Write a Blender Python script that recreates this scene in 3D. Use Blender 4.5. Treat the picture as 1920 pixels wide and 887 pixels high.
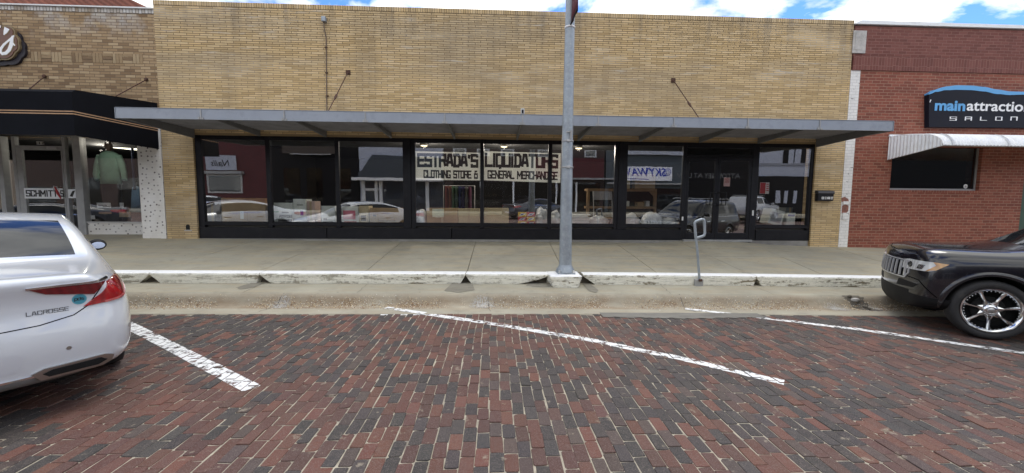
import bpy, bmesh, math, random
from mathutils import Vector, Matrix
from mathutils.bvhtree import BVHTree
random.seed(7)
R = math.radians
for o in list(bpy.data.objects): bpy.data.objects.remove(o)
S = bpy.context.scene
COL = S.collection

# ------------------------------------------------------------------ camera
FPX, CX, CY, H0 = 750., 960., 443.5, 383.
PITCH = math.atan((CY - H0) / FPX); YAW = R(2.5); ROLL = math.atan(.008)
CAM = Vector((0, 0, 1.6))
FWD = Vector((math.sin(YAW)*math.cos(PITCH), math.cos(YAW)*math.cos(PITCH), -math.sin(PITCH)))
_r = Vector((math.cos(YAW), -math.sin(YAW), 0)); _u = _r.cross(FWD)
RT = _r*math.cos(ROLL) + _u*math.sin(ROLL); UP = _u*math.cos(ROLL) - _r*math.sin(ROLL)
cd = bpy.data.cameras.new('camera'); cam = bpy.data.objects.new('camera', cd); COL.objects.link(cam)
cd.sensor_width = 36; cd.lens = FPX/1920*36; cd.clip_end = 2000; cd.clip_start = .05
m = Matrix((RT, UP, -FWD)).transposed().to_4x4(); m.translation = CAM
cam.matrix_world = m
S.camera = cam
def W(x, y, Y=10.25):
    """photo position -> (X, Z) on the vertical plane at distance Y"""
    d = FWD + RT*((x-CX)/FPX) - UP*((y-CY)/FPX)
    p = CAM + d*(Y/d.y)
    return p.x, p.z
def G(x, y, z=0.):
    d = FWD + RT*((x-CX)/FPX) - UP*((y-CY)/FPX)
    p = CAM + d*((z-1.6)/d.z)
    return p.x, p.y

# ------------------------------------------------------------------ sky and sun
SUN_EL, SUN_AZ = R(64), R(28)          # azimuth measured from +Y towards +X: behind the shops
w = bpy.data.worlds.new('World'); S.world = w; w.use_nodes = True
wt = w.node_tree; wt.nodes.clear()
def wn(t, **k):
    n = wt.nodes.new(t)
    for a, b in k.items(): setattr(n, a, b)
    return n
sky = wn('ShaderNodeTexSky', sky_type='NISHITA', sun_disc=False, sun_elevation=SUN_EL, sun_rotation=SUN_AZ, air_density=1.2, dust_density=.4, ozone_density=2.5)
tc = wn('ShaderNodeTexCoord')
sep = wn('ShaderNodeSeparateXYZ'); wt.links.new(tc.outputs['Generated'], sep.inputs[0])
zz = wn('ShaderNodeMath', operation='MAXIMUM'); wt.links.new(sep.outputs[2], zz.inputs[0]); zz.inputs[1].default_value = .02
za = wn('ShaderNodeMath', operation='ADD'); wt.links.new(zz.outputs[0], za.inputs[0]); za.inputs[1].default_value = .12
dv = wn('ShaderNodeVectorMath', operation='DIVIDE'); cmb = wn('ShaderNodeCombineXYZ')
for i in range(3): wt.links.new(za.outputs[0], cmb.inputs[i])
wt.links.new(tc.outputs['Generated'], dv.inputs[0]); wt.links.new(cmb.outputs[0], dv.inputs[1])
mp = wn('ShaderNodeMapping'); mp.inputs['Location'].default_value = (3.3, 1.2, 0); mp.inputs['Scale'].default_value = (1, 1, 0)
wt.links.new(dv.outputs[0], mp.inputs[0])
n1 = wn('ShaderNodeTexNoise'); n1.inputs['Scale'].default_value = 1.7; n1.inputs['Detail'].default_value = 9; n1.inputs['Roughness'].default_value = .56; n1.inputs['Distortion'].default_value = .25
n2 = wn('ShaderNodeTexNoise'); n2.inputs['Scale'].default_value = 3.1; n2.inputs['Detail'].default_value = 7; n2.inputs['Roughness'].default_value = .6
wt.links.new(mp.outputs[0], n1.inputs[0]); wt.links.new(mp.outputs[0], n2.inputs[0])
cr = wn('ShaderNodeValToRGB'); cr.color_ramp.elements[0].position = .42; cr.color_ramp.elements[1].position = .51
wt.links.new(n1.outputs[0], cr.inputs[0])
cc = wn('ShaderNodeValToRGB'); cc.color_ramp.elements[0].position = .35; cc.color_ramp.elements[1].position = .68
cc.color_ramp.elements[0].color = (3.1, 3.2, 3.35, 1); cc.color_ramp.elements[1].color = (8.3, 8.2, 7.7, 1)
wt.links.new(n2.outputs[0], cc.inputs[0])
mx = wn('ShaderNodeMix', data_type='RGBA'); wt.links.new(cr.outputs[0], mx.inputs[0]); tn = wn('ShaderNodeMix', data_type='RGBA', blend_type='MULTIPLY'); tn.inputs[0].default_value = 1; wt.links.new(sky.outputs[0], tn.inputs[6]); tn.inputs[7].default_value = (.26, .40, .70, 1); wt.links.new(tn.outputs[2], mx.inputs[6]); wt.links.new(cc.outputs[0], mx.inputs[7])
bg = wn('ShaderNodeBackground'); bg.inputs[1].default_value = .15; wt.links.new(mx.outputs[2], bg.inputs[0])
wo = wn('ShaderNodeOutputWorld'); wt.links.new(bg.outputs[0], wo.inputs[0])
sl = bpy.data.lights.new('sun', 'SUN'); sl.energy = .65; sl.angle = R(24); sl.color = (1, .96, .9)
so = bpy.data.objects.new('sun', sl); COL.objects.link(so)
sd = Vector((math.sin(SUN_AZ)*math.cos(SUN_EL), math.cos(SUN_AZ)*math.cos(SUN_EL), math.sin(SUN_EL)))
so.rotation_euler = sd.to_track_quat('Z', 'Y').to_euler()
S.view_settings.view_transform = 'Standard'; S.view_settings.look = 'None'; S.view_settings.gamma = 1
S.view_settings.exposure = 1.18
S.render.engine = 'CYCLES'
S.cycles.max_bounces = 8; S.cycles.transparent_max_bounces = 12

# ------------------------------------------------------------------ helpers
ORG = {}
def tag(o, label=None, cat=None, group=None, kind=None):
    if label: o['label'] = label
    if cat: o['category'] = cat
    if group: o['group'] = group
    if kind: o['kind'] = kind
    return o
def thing(name, label, cat, loc=(0, 0, 0), rz=0, group=None):
    o = bpy.data.objects.new(name, None); COL.objects.link(o)
    o.location = loc; o.rotation_euler = (0, 0, rz); o.empty_display_size = .3
    ORG[o.name] = Vector(loc)
    return tag(o, label, cat, group)
class MB:
    def __init__(s): s.v = []; s.f = []; s.m = []; s.sm = []
    def add(s, vs, fs, mi=0, smooth=False):
        b = len(s.v); s.v += [tuple(x) for x in vs]
        for f in fs: s.f.append([b+i for i in f]); s.m.append(mi); s.sm.append(smooth)
        return s
    def box(s, x0, y0, z0, x1, y1, z1, mi=0):
        if x0 > x1: x0, x1 = x1, x0
        if y0 > y1: y0, y1 = y1, y0
        if z0 > z1: z0, z1 = z1, z0
        v = [(x0,y0,z0),(x1,y0,z0),(x1,y1,z0),(x0,y1,z0),(x0,y0,z1),(x1,y0,z1),(x1,y1,z1),(x0,y1,z1)]
        return s.add(v, [(0,3,2,1),(4,5,6,7),(0,1,5,4),(1,2,6,5),(2,3,7,6),(3,0,4,7)], mi)
    def prism(s, poly, y0, y1, mi=0, axis='y', smooth=False):
        """poly: list of (a,b); axis y -> (x,z), axis x -> (y,z), axis z -> (x,y)"""
        n = len(poly)
        def P(a, b, c):
            return (a, c, b) if axis == 'y' else ((c, a, b) if axis == 'x' else (a, b, c))
        ar = sum(poly[i][0]*poly[(i+1) % n][1]-poly[(i+1) % n][0]*poly[i][1] for i in range(n))
        if ar < 0: poly = poly[::-1]
        v = [P(a, b, y0) for a, b in poly] + [P(a, b, y1) for a, b in poly]
        f = [list(range(n)), list(range(2*n-1, n-1, -1))]
        for i in range(n): f.append([i, n+i, n+(i+1) % n, (i+1) % n])
        if (y1 < y0) ^ (axis != 'y'): f = [q[::-1] for q in f]
        return s.add(v, f, mi, smooth)
    def tube(s, path, r, n=10, mi=0, caps=True):
        path = [Vector(p) for p in path]; rs = r if isinstance(r, (list, tuple)) else [r]*len(path)
        rings = []; prev = None
        for i, p in enumerate(path):
            t = (path[min(i+1, len(path)-1)] - path[max(i-1, 0)]).normalized()
            a = Vector((0, 0, 1)) if abs(t.z) < .9 else Vector((1, 0, 0))
            if prev is None: u = t.cross(a).normalized()
            else: u = (prev - t*prev.dot(t)).normalized()
            prev = u; v = t.cross(u)
            rings.append([p + (u*math.cos(2*math.pi*k/n) + v*math.sin(2*math.pi*k/n))*rs[i] for k in range(n)])
        vs = [q for g in rings for q in g]; fs = []
        for i in range(len(path)-1):
            for k in range(n): fs.append((i*n+k, i*n+(k+1) % n, (i+1)*n+(k+1) % n, (i+1)*n+k))
        s.add(vs, fs, mi, True)
        if caps:
            s.add(rings[0], [list(range(n))[::-1]], mi); s.add(rings[-1], [list(range(n))], mi)
        return s
    def lathe(s, prof, c, axis='y', n=40, mi=0, close=False):
        """prof: (r, t) pairs; t runs along axis"""
        c = Vector(c); vs = []; L = len(prof)
        for k in range(n):
            a = 2*math.pi*k/n
            for r_, t in prof:
                q = Vector((r_*math.cos(a), t, r_*math.sin(a))) if axis == 'y' else (Vector((r_*math.cos(a), r_*math.sin(a), t)) if axis == 'z' else Vector((t, r_*math.cos(a), r_*math.sin(a))))
                vs.append(c + q)
        fs = []
        for k in range(n):
            for i in range(L-1 if not close else L):
                j = (i+1) % L
                fs.append((k*L+i, k*L+j, ((k+1) % n)*L+j, ((k+1) % n)*L+i))
        return s.add(vs, fs, mi, True)
    def build(s, name, mats, parent=None, bevel=0, seg=1, local=False, smooth=None):
        me = bpy.data.meshes.new(name)
        off = Vector((0, 0, 0))
        if parent is not None and not local: off = ORG.get(parent.name, off)
        me.from_pydata([(x-off.x, y-off.y, z-off.z) for x, y, z in s.v], [], s.f)
        if not isinstance(mats, (list, tuple)): mats = [mats]
        for q in mats: me.materials.append(q)
        me.polygons.foreach_set('material_index', s.m)
        me.polygons.foreach_set('use_smooth', s.sm if smooth is None else [smooth]*len(s.f))
        me.update()
        o = bpy.data.objects.new(name, me); COL.objects.link(o)
        if parent is not None: o.parent = parent
        ORG[o.name] = off.copy()
        if bevel:
            b = o.modifiers.new('bevel', 'BEVEL'); b.width = bevel; b.segments = seg; b.limit_method = 'ANGLE'; b.angle_limit = R(40)
        return o
def struct(o, label=None): return tag(o, label=label, kind='structure')
def hroot(name, label, cat, x, y, z=0, group=None): return thing(name, label, cat, (x, y, z), 0, group)

# ------------------------------------------------------------------ node helpers
class NT:
    def __init__(s, name):
        s.mat = bpy.data.materials.new(name); s.mat.use_nodes = True; s.t = s.mat.node_tree; s.t.nodes.clear()
        s.out = s.t.nodes.new('ShaderNodeOutputMaterial')
    def n(s, t, ins=None, **k):
        q = s.t.nodes.new(t)
        for a, b in k.items(): setattr(q, a, b)
        for i, v in (ins or {}).items(): s.set(q.inputs[i], v)
        return q
    def set(s, sock, v):
        if isinstance(v, bpy.types.NodeSocket): s.t.links.new(v, sock)
        elif isinstance(v, bpy.types.Node): s.t.links.new(v.outputs[0], sock)
        else:
            if hasattr(sock.default_value, '__len__') and not hasattr(v, '__len__'): v = [v]*len(sock.default_value)
            if hasattr(v, '__len__') and len(sock.default_value) == 4 and len(v) == 3: v = (*v, 1)
            sock.default_value = v
    def math(s, op, a, b=0., c=0., clamp=False): return s.n('ShaderNodeMath', {0: a, 1: b, 2: c}, operation=op, use_clamp=clamp).outputs[0]
    def mix(s, f, a, b, bt='MIX'):
        return s.n('ShaderNodeMix', {0: f, 6: a, 7: b}, data_type='RGBA', blend_type=bt).outputs[2]
    def noise(s, vec, scale, detail=4, rough=.55, dist=0):
        return s.n('ShaderNodeTexNoise', {'Vector': vec, 'Scale': scale, 'Detail': detail, 'Roughness': rough, 'Distortion': dist}).outputs[0]
    def ramp(s, f, stops, interp='LINEAR'):
        q = s.n('ShaderNodeValToRGB', {0: f}); cr = q.color_ramp; cr.interpolation = interp
        while len(cr.elements) < len(stops): cr.elements.new(.5)
        for e, (p, c) in zip(cr.elements, stops):
            e.position = p; e.color = (*c, 1) if hasattr(c, '__len__') else (c, c, c, 1)
        return q.outputs[0]
    def pos(s): return s.n('ShaderNodeNewGeometry').outputs['Position']
    def obj(s): return s.n('ShaderNodeTexCoord').outputs['Object']
    def sxyz(s, v): q = s.n('ShaderNodeSeparateXYZ', {0: v}); return q.outputs
    def cxyz(s, x=0., y=0., z=0.): return s.n('ShaderNodeCombineXYZ', {0: x, 1: y, 2: z}).outputs[0]
    def vmul(s, v, sc): return s.n('ShaderNodeVectorMath', {0: v, 1: sc}, operation='MULTIPLY').outputs[0]
    def bump(s, h, st, d): return s.n('ShaderNodeBump', {'Height': h, 'Strength': st, 'Distance': d}).outputs[0]
    def pbsdf(s, **k):
        q = s.n('ShaderNodeBsdfPrincipled')
        nm = dict(col='Base Color', rough='Roughness', metal='Metallic', normal='Normal', alpha='Alpha', spec='Specular IOR Level', coat='Coat Weight', coatr='Coat Roughness', emit='Emission Color', estr='Emission Strength')
        for a, b in k.items(): s.set(q.inputs[nm[a]], b)
        s.t.links.new(q.outputs[0], s.out.inputs[0]); return q
def plain(name, col, rough=.6, metal=0., var=.12, scale=6., bump=0., bscale=80., coat=0., spec=.5, coords='pos', grime=None):
    t = NT(name); v = t.pos() if coords == 'pos' else t.obj()
    n_ = t.noise(v, scale, 5, .6)
    f = t.ramp(n_, [(.3, 0.), (.7, 1.)])
    c = t.mix(f, tuple(x*(1-var) for x in col), tuple(min(1, x*(1+var)) for x in col))
    if grime: # (colour, amount, scale)
        g = t.ramp(t.noise(v, grime[2], 7, .65), [(.52, 0.), (.66, grime[1])]); c = t.mix(g, c, grime[0])
    k = dict(col=c, rough=t.math('ADD', t.math('MULTIPLY', n_, .15), rough-.075), metal=metal, coat=coat, spec=spec)
    if bump: k['normal'] = t.bump(t.noise(v, bscale, 3), bump, .01)
    t.pbsdf(**k); return t.mat
def emis(name, col, st):
    t = NT(name); e = t.n('ShaderNodeEmission', {0: col, 1: st}); t.t.links.new(e.outputs[0], t.out.inputs[0]); return t.mat
def bricks(t, bw, bh, mort, soft=.35, vert=False, offset=.5, wob=.0015):
    """cell noise bricks on u = X+Y, v = Z. returns (rand, rand2, mortar mask, u, v)"""
    x, y, z = t.sxyz(t.pos())
    u = t.math('ADD', x, y); v = z
    if wob:
        nn = t.noise(t.pos(), 2.3, 3)
        v = t.math('ADD', v, t.math('MULTIPLY', t.math('SUBTRACT', nn, .5), wob*8))
    if vert: u, v = v, u
    vv = t.math('DIVIDE', v, bh); row = t.math('FLOOR', vv)
    rj = t.n('ShaderNodeTexWhiteNoise', {'W': row}, noise_dimensions='1D').outputs['Value']
    sh = t.math('ADD', t.math('MULTIPLY', row, offset), t.math('MULTIPLY', rj, .12))
    uu = t.math('ADD', t.math('DIVIDE', u, bw), sh); col = t.math('FLOOR', uu)
    wnz = t.n('ShaderNodeTexWhiteNoise', {'Vector': t.cxyz(col, row, 0.)}, noise_dimensions='3D')
    fu = t.math('SUBTRACT', uu, col); fv = t.math('SUBTRACT', vv, row)
    du = t.math('MULTIPLY', t.math('MINIMUM', fu, t.math('SUBTRACT', 1., fu)), bw)
    dv_ = t.math('MULTIPLY', t.math('MINIMUM', fv, t.math('SUBTRACT', 1., fv)), bh)
    d = t.math('MINIMUM', du, dv_)
    mask = t.n('ShaderNodeMapRange', {0: d, 1: mort*.5*(1-soft), 2: mort*.5*(1+soft)}, interpolation_type='SMOOTHSTEP').outputs[0]  # 0 mortar, 1 brick
    r2 = t.sxyz(wnz.outputs['Color'])[1]
    return wnz.outputs['Value'], r2, mask, u, v
# ------------------------------------------------------------------ materials
def mat_yellow(vert=False, name='yellow_roman_brick'):
    t = NT(name)
    if vert: r1, r2, mk, u, v = bricks(t, .2, .058, .010, vert=True, offset=0., wob=0)
    else: r1, r2, mk, u, v = bricks(t, .305, .052, .012)
    c = t.ramp(r1, [(0, (.50, .345, .155)), (.3, (.62, .435, .205)), (.7, (.69, .495, .25)), (1, (.75, .56, .31))])
    sv = t.vmul(t.pos(), (.16, 1, .9))
    g = t.ramp(t.noise(sv, 1.6, 6, .6), [(.42, 0.), (.62, 1.)])
    c = t.mix(t.math('MULTIPLY', g, .5), c, (.40, .33, .23))                    # greyed courses
    st = t.ramp(t.noise(t.vmul(t.pos(), (1, 1, .18)), 1.9, 6, .6), [(.5, 0.), (.7, .35)])
    c = t.mix(st, c, (.25, .19, .115)); c = t.mix(t.math('MULTIPLY', t.ramp(t.noise(t.vmul(t.pos(), (2.2, 1, .12)), 2.3, 6, .6), [(.5, 0.), (.66, .5)]), t.n('ShaderNodeMapRange', {0: t.sxyz(t.pos())[2], 1: 5.2, 2: 6.2}).outputs[0]), c, (.20, .17, .13))
    lm = t.ramp(t.noise(t.vmul(t.pos(), (.25, 1, 1.4)), 1.3, 5, .6), [(.56, 0.), (.68, 1.)])
    x, y, z = t.sxyz(t.pos())
    top = t.n('ShaderNodeMapRange', {0: z, 1: 4.6, 2: 5.6}).outputs[0]
    mc = t.mix(top, (.27, .20, .11), (.12, .085, .045))
    mc = t.mix(lm, mc, (.58, .52, .42))
    c2 = t.mix(mk, mc, c)
    # white salts and painted-out patches that follow the courses
    ws = t.ramp(t.noise(t.vmul(t.pos(), (.5, 1, 5.)), 2.1, 6, .65), [(.60, 0.), (.70, .65)])
    c2 = t.mix(t.math('MULTIPLY', ws, t.n('ShaderNodeMapRange', {0: z, 1: 3.9, 2: 4.8}).outputs[0]), c2, (.60, .55, .47))
    fine = t.noise(t.pos(), 60, 3)
    c2 = t.mix(t.math('MULTIPLY', fine, .25), c2, (.20, .15, .08))
    h = t.math('ADD', mk, t.math('MULTIPLY', fine, .25))
    t.pbsdf(col=c2, rough=.82, normal=t.bump(h, .7, .008)); return t.mat
def mat_brown():
    t = NT('tan_mixed_brick'); r1, r2, mk, u, v = bricks(t, .235, .067, .011)
    c = t.ramp(r1, [(0, (.21, .125, .06)), (.25, (.31, .20, .10)), (.5, (.40, .27, .14)), (.8, (.47, .33, .18)), (1, (.55, .41, .24))])
    c = t.mix(t.math('MULTIPLY', t.noise(t.pos(), 1.1, 6), .35), c, (.20, .14, .085))
    x, y, z = t.sxyz(t.pos())
    e = t.math('MULTIPLY', t.ramp(t.noise(t.vmul(t.pos(), (1, 1, .8)), 1.5, 7, .6), [(.5, 0.), (.62, .8)]), t.n('ShaderNodeMapRange', {0: z, 1: 5.35, 2: 5.95}).outputs[0])
    c = t.mix(e, c, (.52, .50, .46))
    c = t.mix(mk, (.15, .105, .065), c)
    fine = t.noise(t.pos(), 70, 3); c = t.mix(t.math('MULTIPLY', fine, .2), c, (.1, .07, .04))
    t.pbsdf(col=c, rough=.85, normal=t.bump(mk, .6, .008)); return t.mat
def mat_red(vert=False, name='red_brick', tone=0):
    t = NT(name)
    if vert: r1, r2, mk, u, v = bricks(t, .21, .077, .012, vert=True, offset=0., wob=0)
    else: r1, r2, mk, u, v = bricks(t, .213, .075, .012)
    if tone: cs = [(0, (.135, .042, .032)), (.5, (.18, .058, .044)), (1, (.22, .08, .062))]
    else: cs = [(0, (.19, .05, .029)), (.5, (.275, .073, .041)), (1, (.34, .105, .062))]
    c = t.ramp(r1, cs)
    c = t.mix(t.math('MULTIPLY', t.noise(t.pos(), 1.4, 6), .4), c, (.15, .045, .03))
    mo = (.30, .14, .11) if tone else (.42, .25, .17)
    mn = t.ramp(t.noise(t.pos(), 9, 4), [(.35, 0.), (.7, 1.)])
    c = t.mix(mk, t.mix(mn, tuple(q*.7 for q in mo), mo), c)
    if tone:
        x, y, z = t.sxyz(t.pos())
        e = t.ramp(t.noise(t.vmul(t.pos(), (1.6, 1, .55)), 1.6, 7, .6), [(.63, 0.), (.70, .65)])
        e = t.math('MULTIPLY', e, t.n('ShaderNodeMapRange', {0: z, 1: 5.6, 2: 5.95}).outputs[0])
        c = t.mix(e, c, (.55, .50, .48))
    fine = t.noise(t.pos(), 70, 3); c = t.mix(t.math('MULTIPLY', fine, .2), c, (.09, .03, .02))
    t.pbsdf(col=c, rough=.8, normal=t.bump(mk, .6, .008)); return t.mat
def mat_paint_brick(name='white_painted_brick', base=(.86, .84, .80)):
    t = NT(name); r1, r2, mk, u, v = bricks(t, .213, .075, .014)
    n_ = t.noise(t.pos(), 7, 7, .65)
    x, y, z = t.sxyz(t.pos())
    c = t.mix(t.ramp(n_, [(.35, 0.), (.7, 1.)]), tuple(q*.82 for q in base), base)
    c = t.mix(mk, tuple(q*.72 for q in base), c)
    ch = t.ramp(t.noise(t.vmul(t.pos(), (1, 1, 2.2)), 5.5, 6, .62), [(.655, 0.), (.675, 1.)])
    c = t.mix(ch, c, (.10, .075, .06))
    t.pbsdf(col=c, rough=.7, normal=t.bump(mk, .5, .006)); return t.mat
def mat_concrete(name, base, stain=None, amt=.35, agg=False, streak=False):
    t = NT(name); p = t.pos()
    n_ = t.noise(p, 1.1, 8, .62); n2_ = t.noise(t.vmul(p, (.4, 1.6, 1)), 3.3, 7, .6); n3 = t.noise(p, 140, 2)
    c = t.mix(t.ramp(n_, [(.3, 0.), (.7, 1.)]), tuple(q*.78 for q in base), tuple(q*1.14 for q in base))
    if stain: c = t.mix(t.ramp(n2_, [(.46, 0.), (.64, amt)]), c, stain)
    dk = t.ramp(t.noise(p, 4.2, 8, .7), [(.54, 0.), (.70, .5)]); c = t.mix(dk, c, tuple(q*.5 for q in base))
    c = t.mix(t.math('MULTIPLY', n3, .5), c, tuple(q*.5 for q in base))
    sv_ = t.n('ShaderNodeTexVoronoi', {'Vector': p, 'Scale': 2.6}, feature='F1'); c = t.mix(t.math('MULTIPLY', t.ramp(sv_.outputs['Distance'], [(.035, .75), (.055, 0.)]), t.ramp(t.sxyz(sv_.outputs['Color'])[0], [(.45, 0.), (.55, 1.)])), c, tuple(q*.35 for q in base))
    h = n3
    if agg:
        vo = t.n('ShaderNodeTexVoronoi', {'Vector': t.vmul(p, (1, 1.3, 1.6)), 'Scale': 46.}, feature='F1')
        x, y, z = t.sxyz(p)
        band = t.n('ShaderNodeMapRange', {0: y, 1: 6.31, 2: 6.20}).outputs[0]
        band2 = t.n('ShaderNodeMapRange', {0: y, 1: 5.93, 2: 6.06}).outputs[0]
        band = t.math('MULTIPLY', band, band2)
        br = t.math('MULTIPLY', band, t.ramp(t.noise(t.vmul(p, (.5, 1, 1)), 3.2, 7, .65), [(.36, .15), (.62, .85)]))
        c = t.mix(br, c, (.21, .145, .085))
        sp = t.ramp(vo.outputs['Distance'], [(.16, 1.), (.30, 0.)])
        sp = t.math('MULTIPLY', sp, t.math('MULTIPLY', band, t.ramp(t.noise(p, 5, 4), [(.45, 0.), (.6, .9)])))
        c = t.mix(sp, c, (.66, .56, .42))
        h = t.math('ADD', n3, sp)
    t.pbsdf(col=c, rough=.88, normal=t.bump(h, .35, .006)); return t.mat
def mat_kerb():
    t = NT('worn_white_kerb_paint'); p = t.pos(); ge = t.n('ShaderNodeNewGeometry')
    nz = t.sxyz(ge.outputs['Normal'])[2]
    up = t.ramp(nz, [(.45, 0.), (.7, 1.)])
    n_ = t.noise(t.vmul(p, (.55, 1, 3.6)), 5.5, 9, .68); n2_ = t.noise(p, 17, 6, .65)
    worn = t.ramp(t.math('ADD', t.math('MULTIPLY', n_, .7), t.math('MULTIPLY', n2_, .3)), [(.52, 0.), (.57, 1.)])
    big = t.ramp(t.noise(t.vmul(p, (1, 1, .1)), .8, 3), [(.35, .35), (.65, 1.)])
    white = t.mix(t.noise(p, 30, 4), (.68, .66, .55), (.86, .84, .74))
    side = t.mix(t.math('MULTIPLY', worn, big), white, t.mix(t.noise(p, 8, 4), (.10, .08, .045), (.26, .22, .14)))
    crack = t.ramp(t.noise(t.vmul(p, (.25, 1, 9)), 5, 7, .6, .5), [(.485, 0.), (.5, 1.), (.515, 0.)])
    side = t.mix(t.math('MULTIPLY', crack, .75), side, (.06, .05, .035))
    topc = t.mix(t.ramp(t.noise(p, 12, 6), [(.55, 0.), (.75, .5)]), (.84, .84, .83), (.55, .54, .50))
    c = t.mix(up, side, topc)
    t.pbsdf(col=c, rough=.75, normal=t.bump(n2_, .5, .01)); return t.mat
def mat_pavers():
    t = NT('street_brick'); p = t.pos()
    a = t.n('ShaderNodeAttribute', attribute_name='brickcol', attribute_type='GEOMETRY').outputs['Color']
    n_ = t.noise(p, 26, 6, .65); n2_ = t.noise(p, 150, 3); n3 = t.noise(p, .9, 5)
    c = t.mix(t.ramp(n_, [(.35, 0.), (.7, .5)]), a, t.mix(.5, a, (.17, .14, .125)))
    c = t.mix(t.ramp(n2_, [(.50, 0.), (.68, .55)]), c, (.21, .17, .145)); c = t.mix(t.ramp(t.noise(p, 300, 2), [(.3, .5), (.5, 0.)]), c, (.02, .016, .014))
    c = t.mix(t.ramp(t.noise(p, 6.5, 8, .68), [(.62, 0.), (.68, .75)]), c, (.30, .255, .19))
    c = t.mix(t.ramp(t.noise(t.vmul(p, (.35, 1, 1)), .8, 5, .6), [(.55, 0.), (.72, .45)]), c, (.025, .022, .02))
    c = t.mix(t.ramp(n3, [(.45, 0.), (.7, .35)]), c, t.mix(.6, c, (.07, .06, .055)))
    t.pbsdf(col=c, rough=t.math('ADD', t.math('MULTIPLY', n_, .25), .58), normal=t.bump(t.math('ADD', n_, t.math('MULTIPLY', n2_, .4)), .55, .006), spec=.25); return t.mat
def mat_far_pavers():
    t = NT('street_brick_sheet'); p = t.pos(); x, y, z = t.sxyz(p)
    b = t.n('ShaderNodeTexBrick', {'Vector': t.cxyz(y, x, 0.), 'Color1': (.16, .06, .045), 'Color2': (.05, .045, .05), 'Mortar': (.30, .26, .19), 'Scale': 1., 'Mortar Size': .008, 'Brick Width': .22, 'Row Height': .1, 'Bias': -.1})
    t.pbsdf(col=b.outputs[0], rough=.7); return t.mat
def mat_paint_line():
    t = NT('worn_line_paint'); p = t.pos()
    n_ = t.noise(p, 13, 8, .7); n2_ = t.noise(p, 3, 3)
    f = t.math('ADD', t.math('MULTIPLY', n_, .75), t.math('MULTIPLY', n2_, .25))
    al = t.ramp(f, [(.515, 1.), (.57, 0.)])
    c = t.mix(t.noise(p, 45, 4), (.62, .62, .60), (.82, .82, .81))
    t.pbsdf(col=c, rough=.6, alpha=al); return t.mat
def pane_tilt(xa, xb, z0, z1, y, lean=.033, th=.004):
    k = lean/2.04; f = lambda z: y-k*(z-1.1)
    return MB().prism([(f(z0), z0), (f(z1), z1), (f(z1)+th, z1), (f(z0)+th, z0)], xa, xb, axis='x')
def mat_glass(name, refl=.17, tint=(.62, .66, .66), rough=0.0, wave=.02):
    t = NT(name)
    lw = t.n('ShaderNodeLayerWeight', {0: .5}).outputs['Facing']; fr = t.math('ADD', .05, t.math('MULTIPLY', t.math('POWER', lw, 5.), .95))
    fac = t.math('ADD', t.math('MULTIPLY', fr, .9), refl, clamp=True)
    nb = t.bump(t.noise(t.vmul(t.pos(), (1, 1, .6)), 1.7, 2), .03, wave)
    gl = t.n('ShaderNodeBsdfGlossy', {'Color': (1, 1, 1), 'Roughness': rough, 'Normal': nb}).outputs[0]
    tr = t.n('ShaderNodeBsdfTransparent', {0: tint}).outputs[0]
    m_ = t.n('ShaderNodeMixShader', {0: fac, 1: tr, 2: gl}); t.t.links.new(m_.outputs[0], t.out.inputs[0]); return t.mat
def mat_paint(name, col, flake=0., rough=.28, coat=1., dirt=.0):
    t = NT(name); p = t.obj()
    n_ = t.noise(p, 3, 5); c = t.mix(t.math('MULTIPLY', n_, .1), col, tuple(q*.8 for q in col))
    if dirt:
        x, y, z = t.sxyz(p); lo = t.n('ShaderNodeMapRange', {0: z, 1: .62, 2: .25}).outputs[0]
        c = t.mix(t.math('MULTIPLY', t.math('MULTIPLY', lo, dirt), t.noise(p, 9, 6, .7)), c, (.22, .19, .15))
    t.pbsdf(col=c, rough=rough, metal=flake, coat=coat, coatr=.04); return t.mat

M = {}
M['yellow'] = mat_yellow(); M['yellow_coping'] = mat_yellow(True, 'yellow_soldier_brick')
M['brown'] = mat_brown(); M['red'] = mat_red(); M['red_sold'] = mat_red(True, 'red_soldier_brick', 1); M['red_up'] = mat_red(False, 'weathered_red_brick', 1)
M['red_sill'] = mat_red(True, 'red_sill_brick', 0)
M['pbrick'] = mat_paint_brick()
M['walk'] = mat_concrete('sidewalk_concrete', (.40, .372, .285), (.46, .385, .25), .75)
M['gutter'] = mat_concrete('gutter_concrete', (.38, .35, .27), (.34, .27, .18), .4, agg=True)
M['base'] = mat_concrete('stained_base_concrete', (.30, .29, .27), (.12, .11, .10), .6)
M['kerb'] = mat_kerb(); M['broken'] = mat_concrete('broken_concrete', (.16, .14, .11), (.06, .05, .045), .7)
M['rubble'] = mat_concrete('pale_rubble', (.50, .48, .44), (.30, .27, .23), .5)
M['pavers'] = mat_pavers(); M['farpavers'] = mat_far_pavers(); M['line'] = mat_paint_line()
M['sand'] = plain('joint_sand', (.36, .32, .245), .95, var=.3, scale=9, bump=.6, bscale=120, grime=((.11, .095, .08), .8, 2.2))
M['black_metal'] = plain('black_storefront_metal', (.007, .007, .010), .42, var=.25, scale=3, bump=.05, bscale=6, spec=.3, grime=((.02, .02, .02), .3, 6))
M['grey_metal'] = plain('galvanised_fascia', (.28, .305, .345), .45, .35, var=.08, scale=2.5, grime=((.20, .22, .25), .5, 5))
M['dark_soffit'] = plain('canopy_soffit', (.26, .26, .27), .7, var=.2, scale=3)
M['joist'] = plain('canopy_joist', (.15, .15, .15), .7)
M['galv'] = plain('galvanised_pole', (.30, .335, .365), .5, .45, var=.16, scale=9, bump=.1, bscale=60, grime=((.42, .45, .47), .5, 22))
M['alu'] = plain('brushed_aluminium', (.50, .50, .49), .4, .6, var=.1)
M['alu_grey'] = plain('dull_aluminium', (.33, .33, .325), .5, .3, var=.12)
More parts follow.
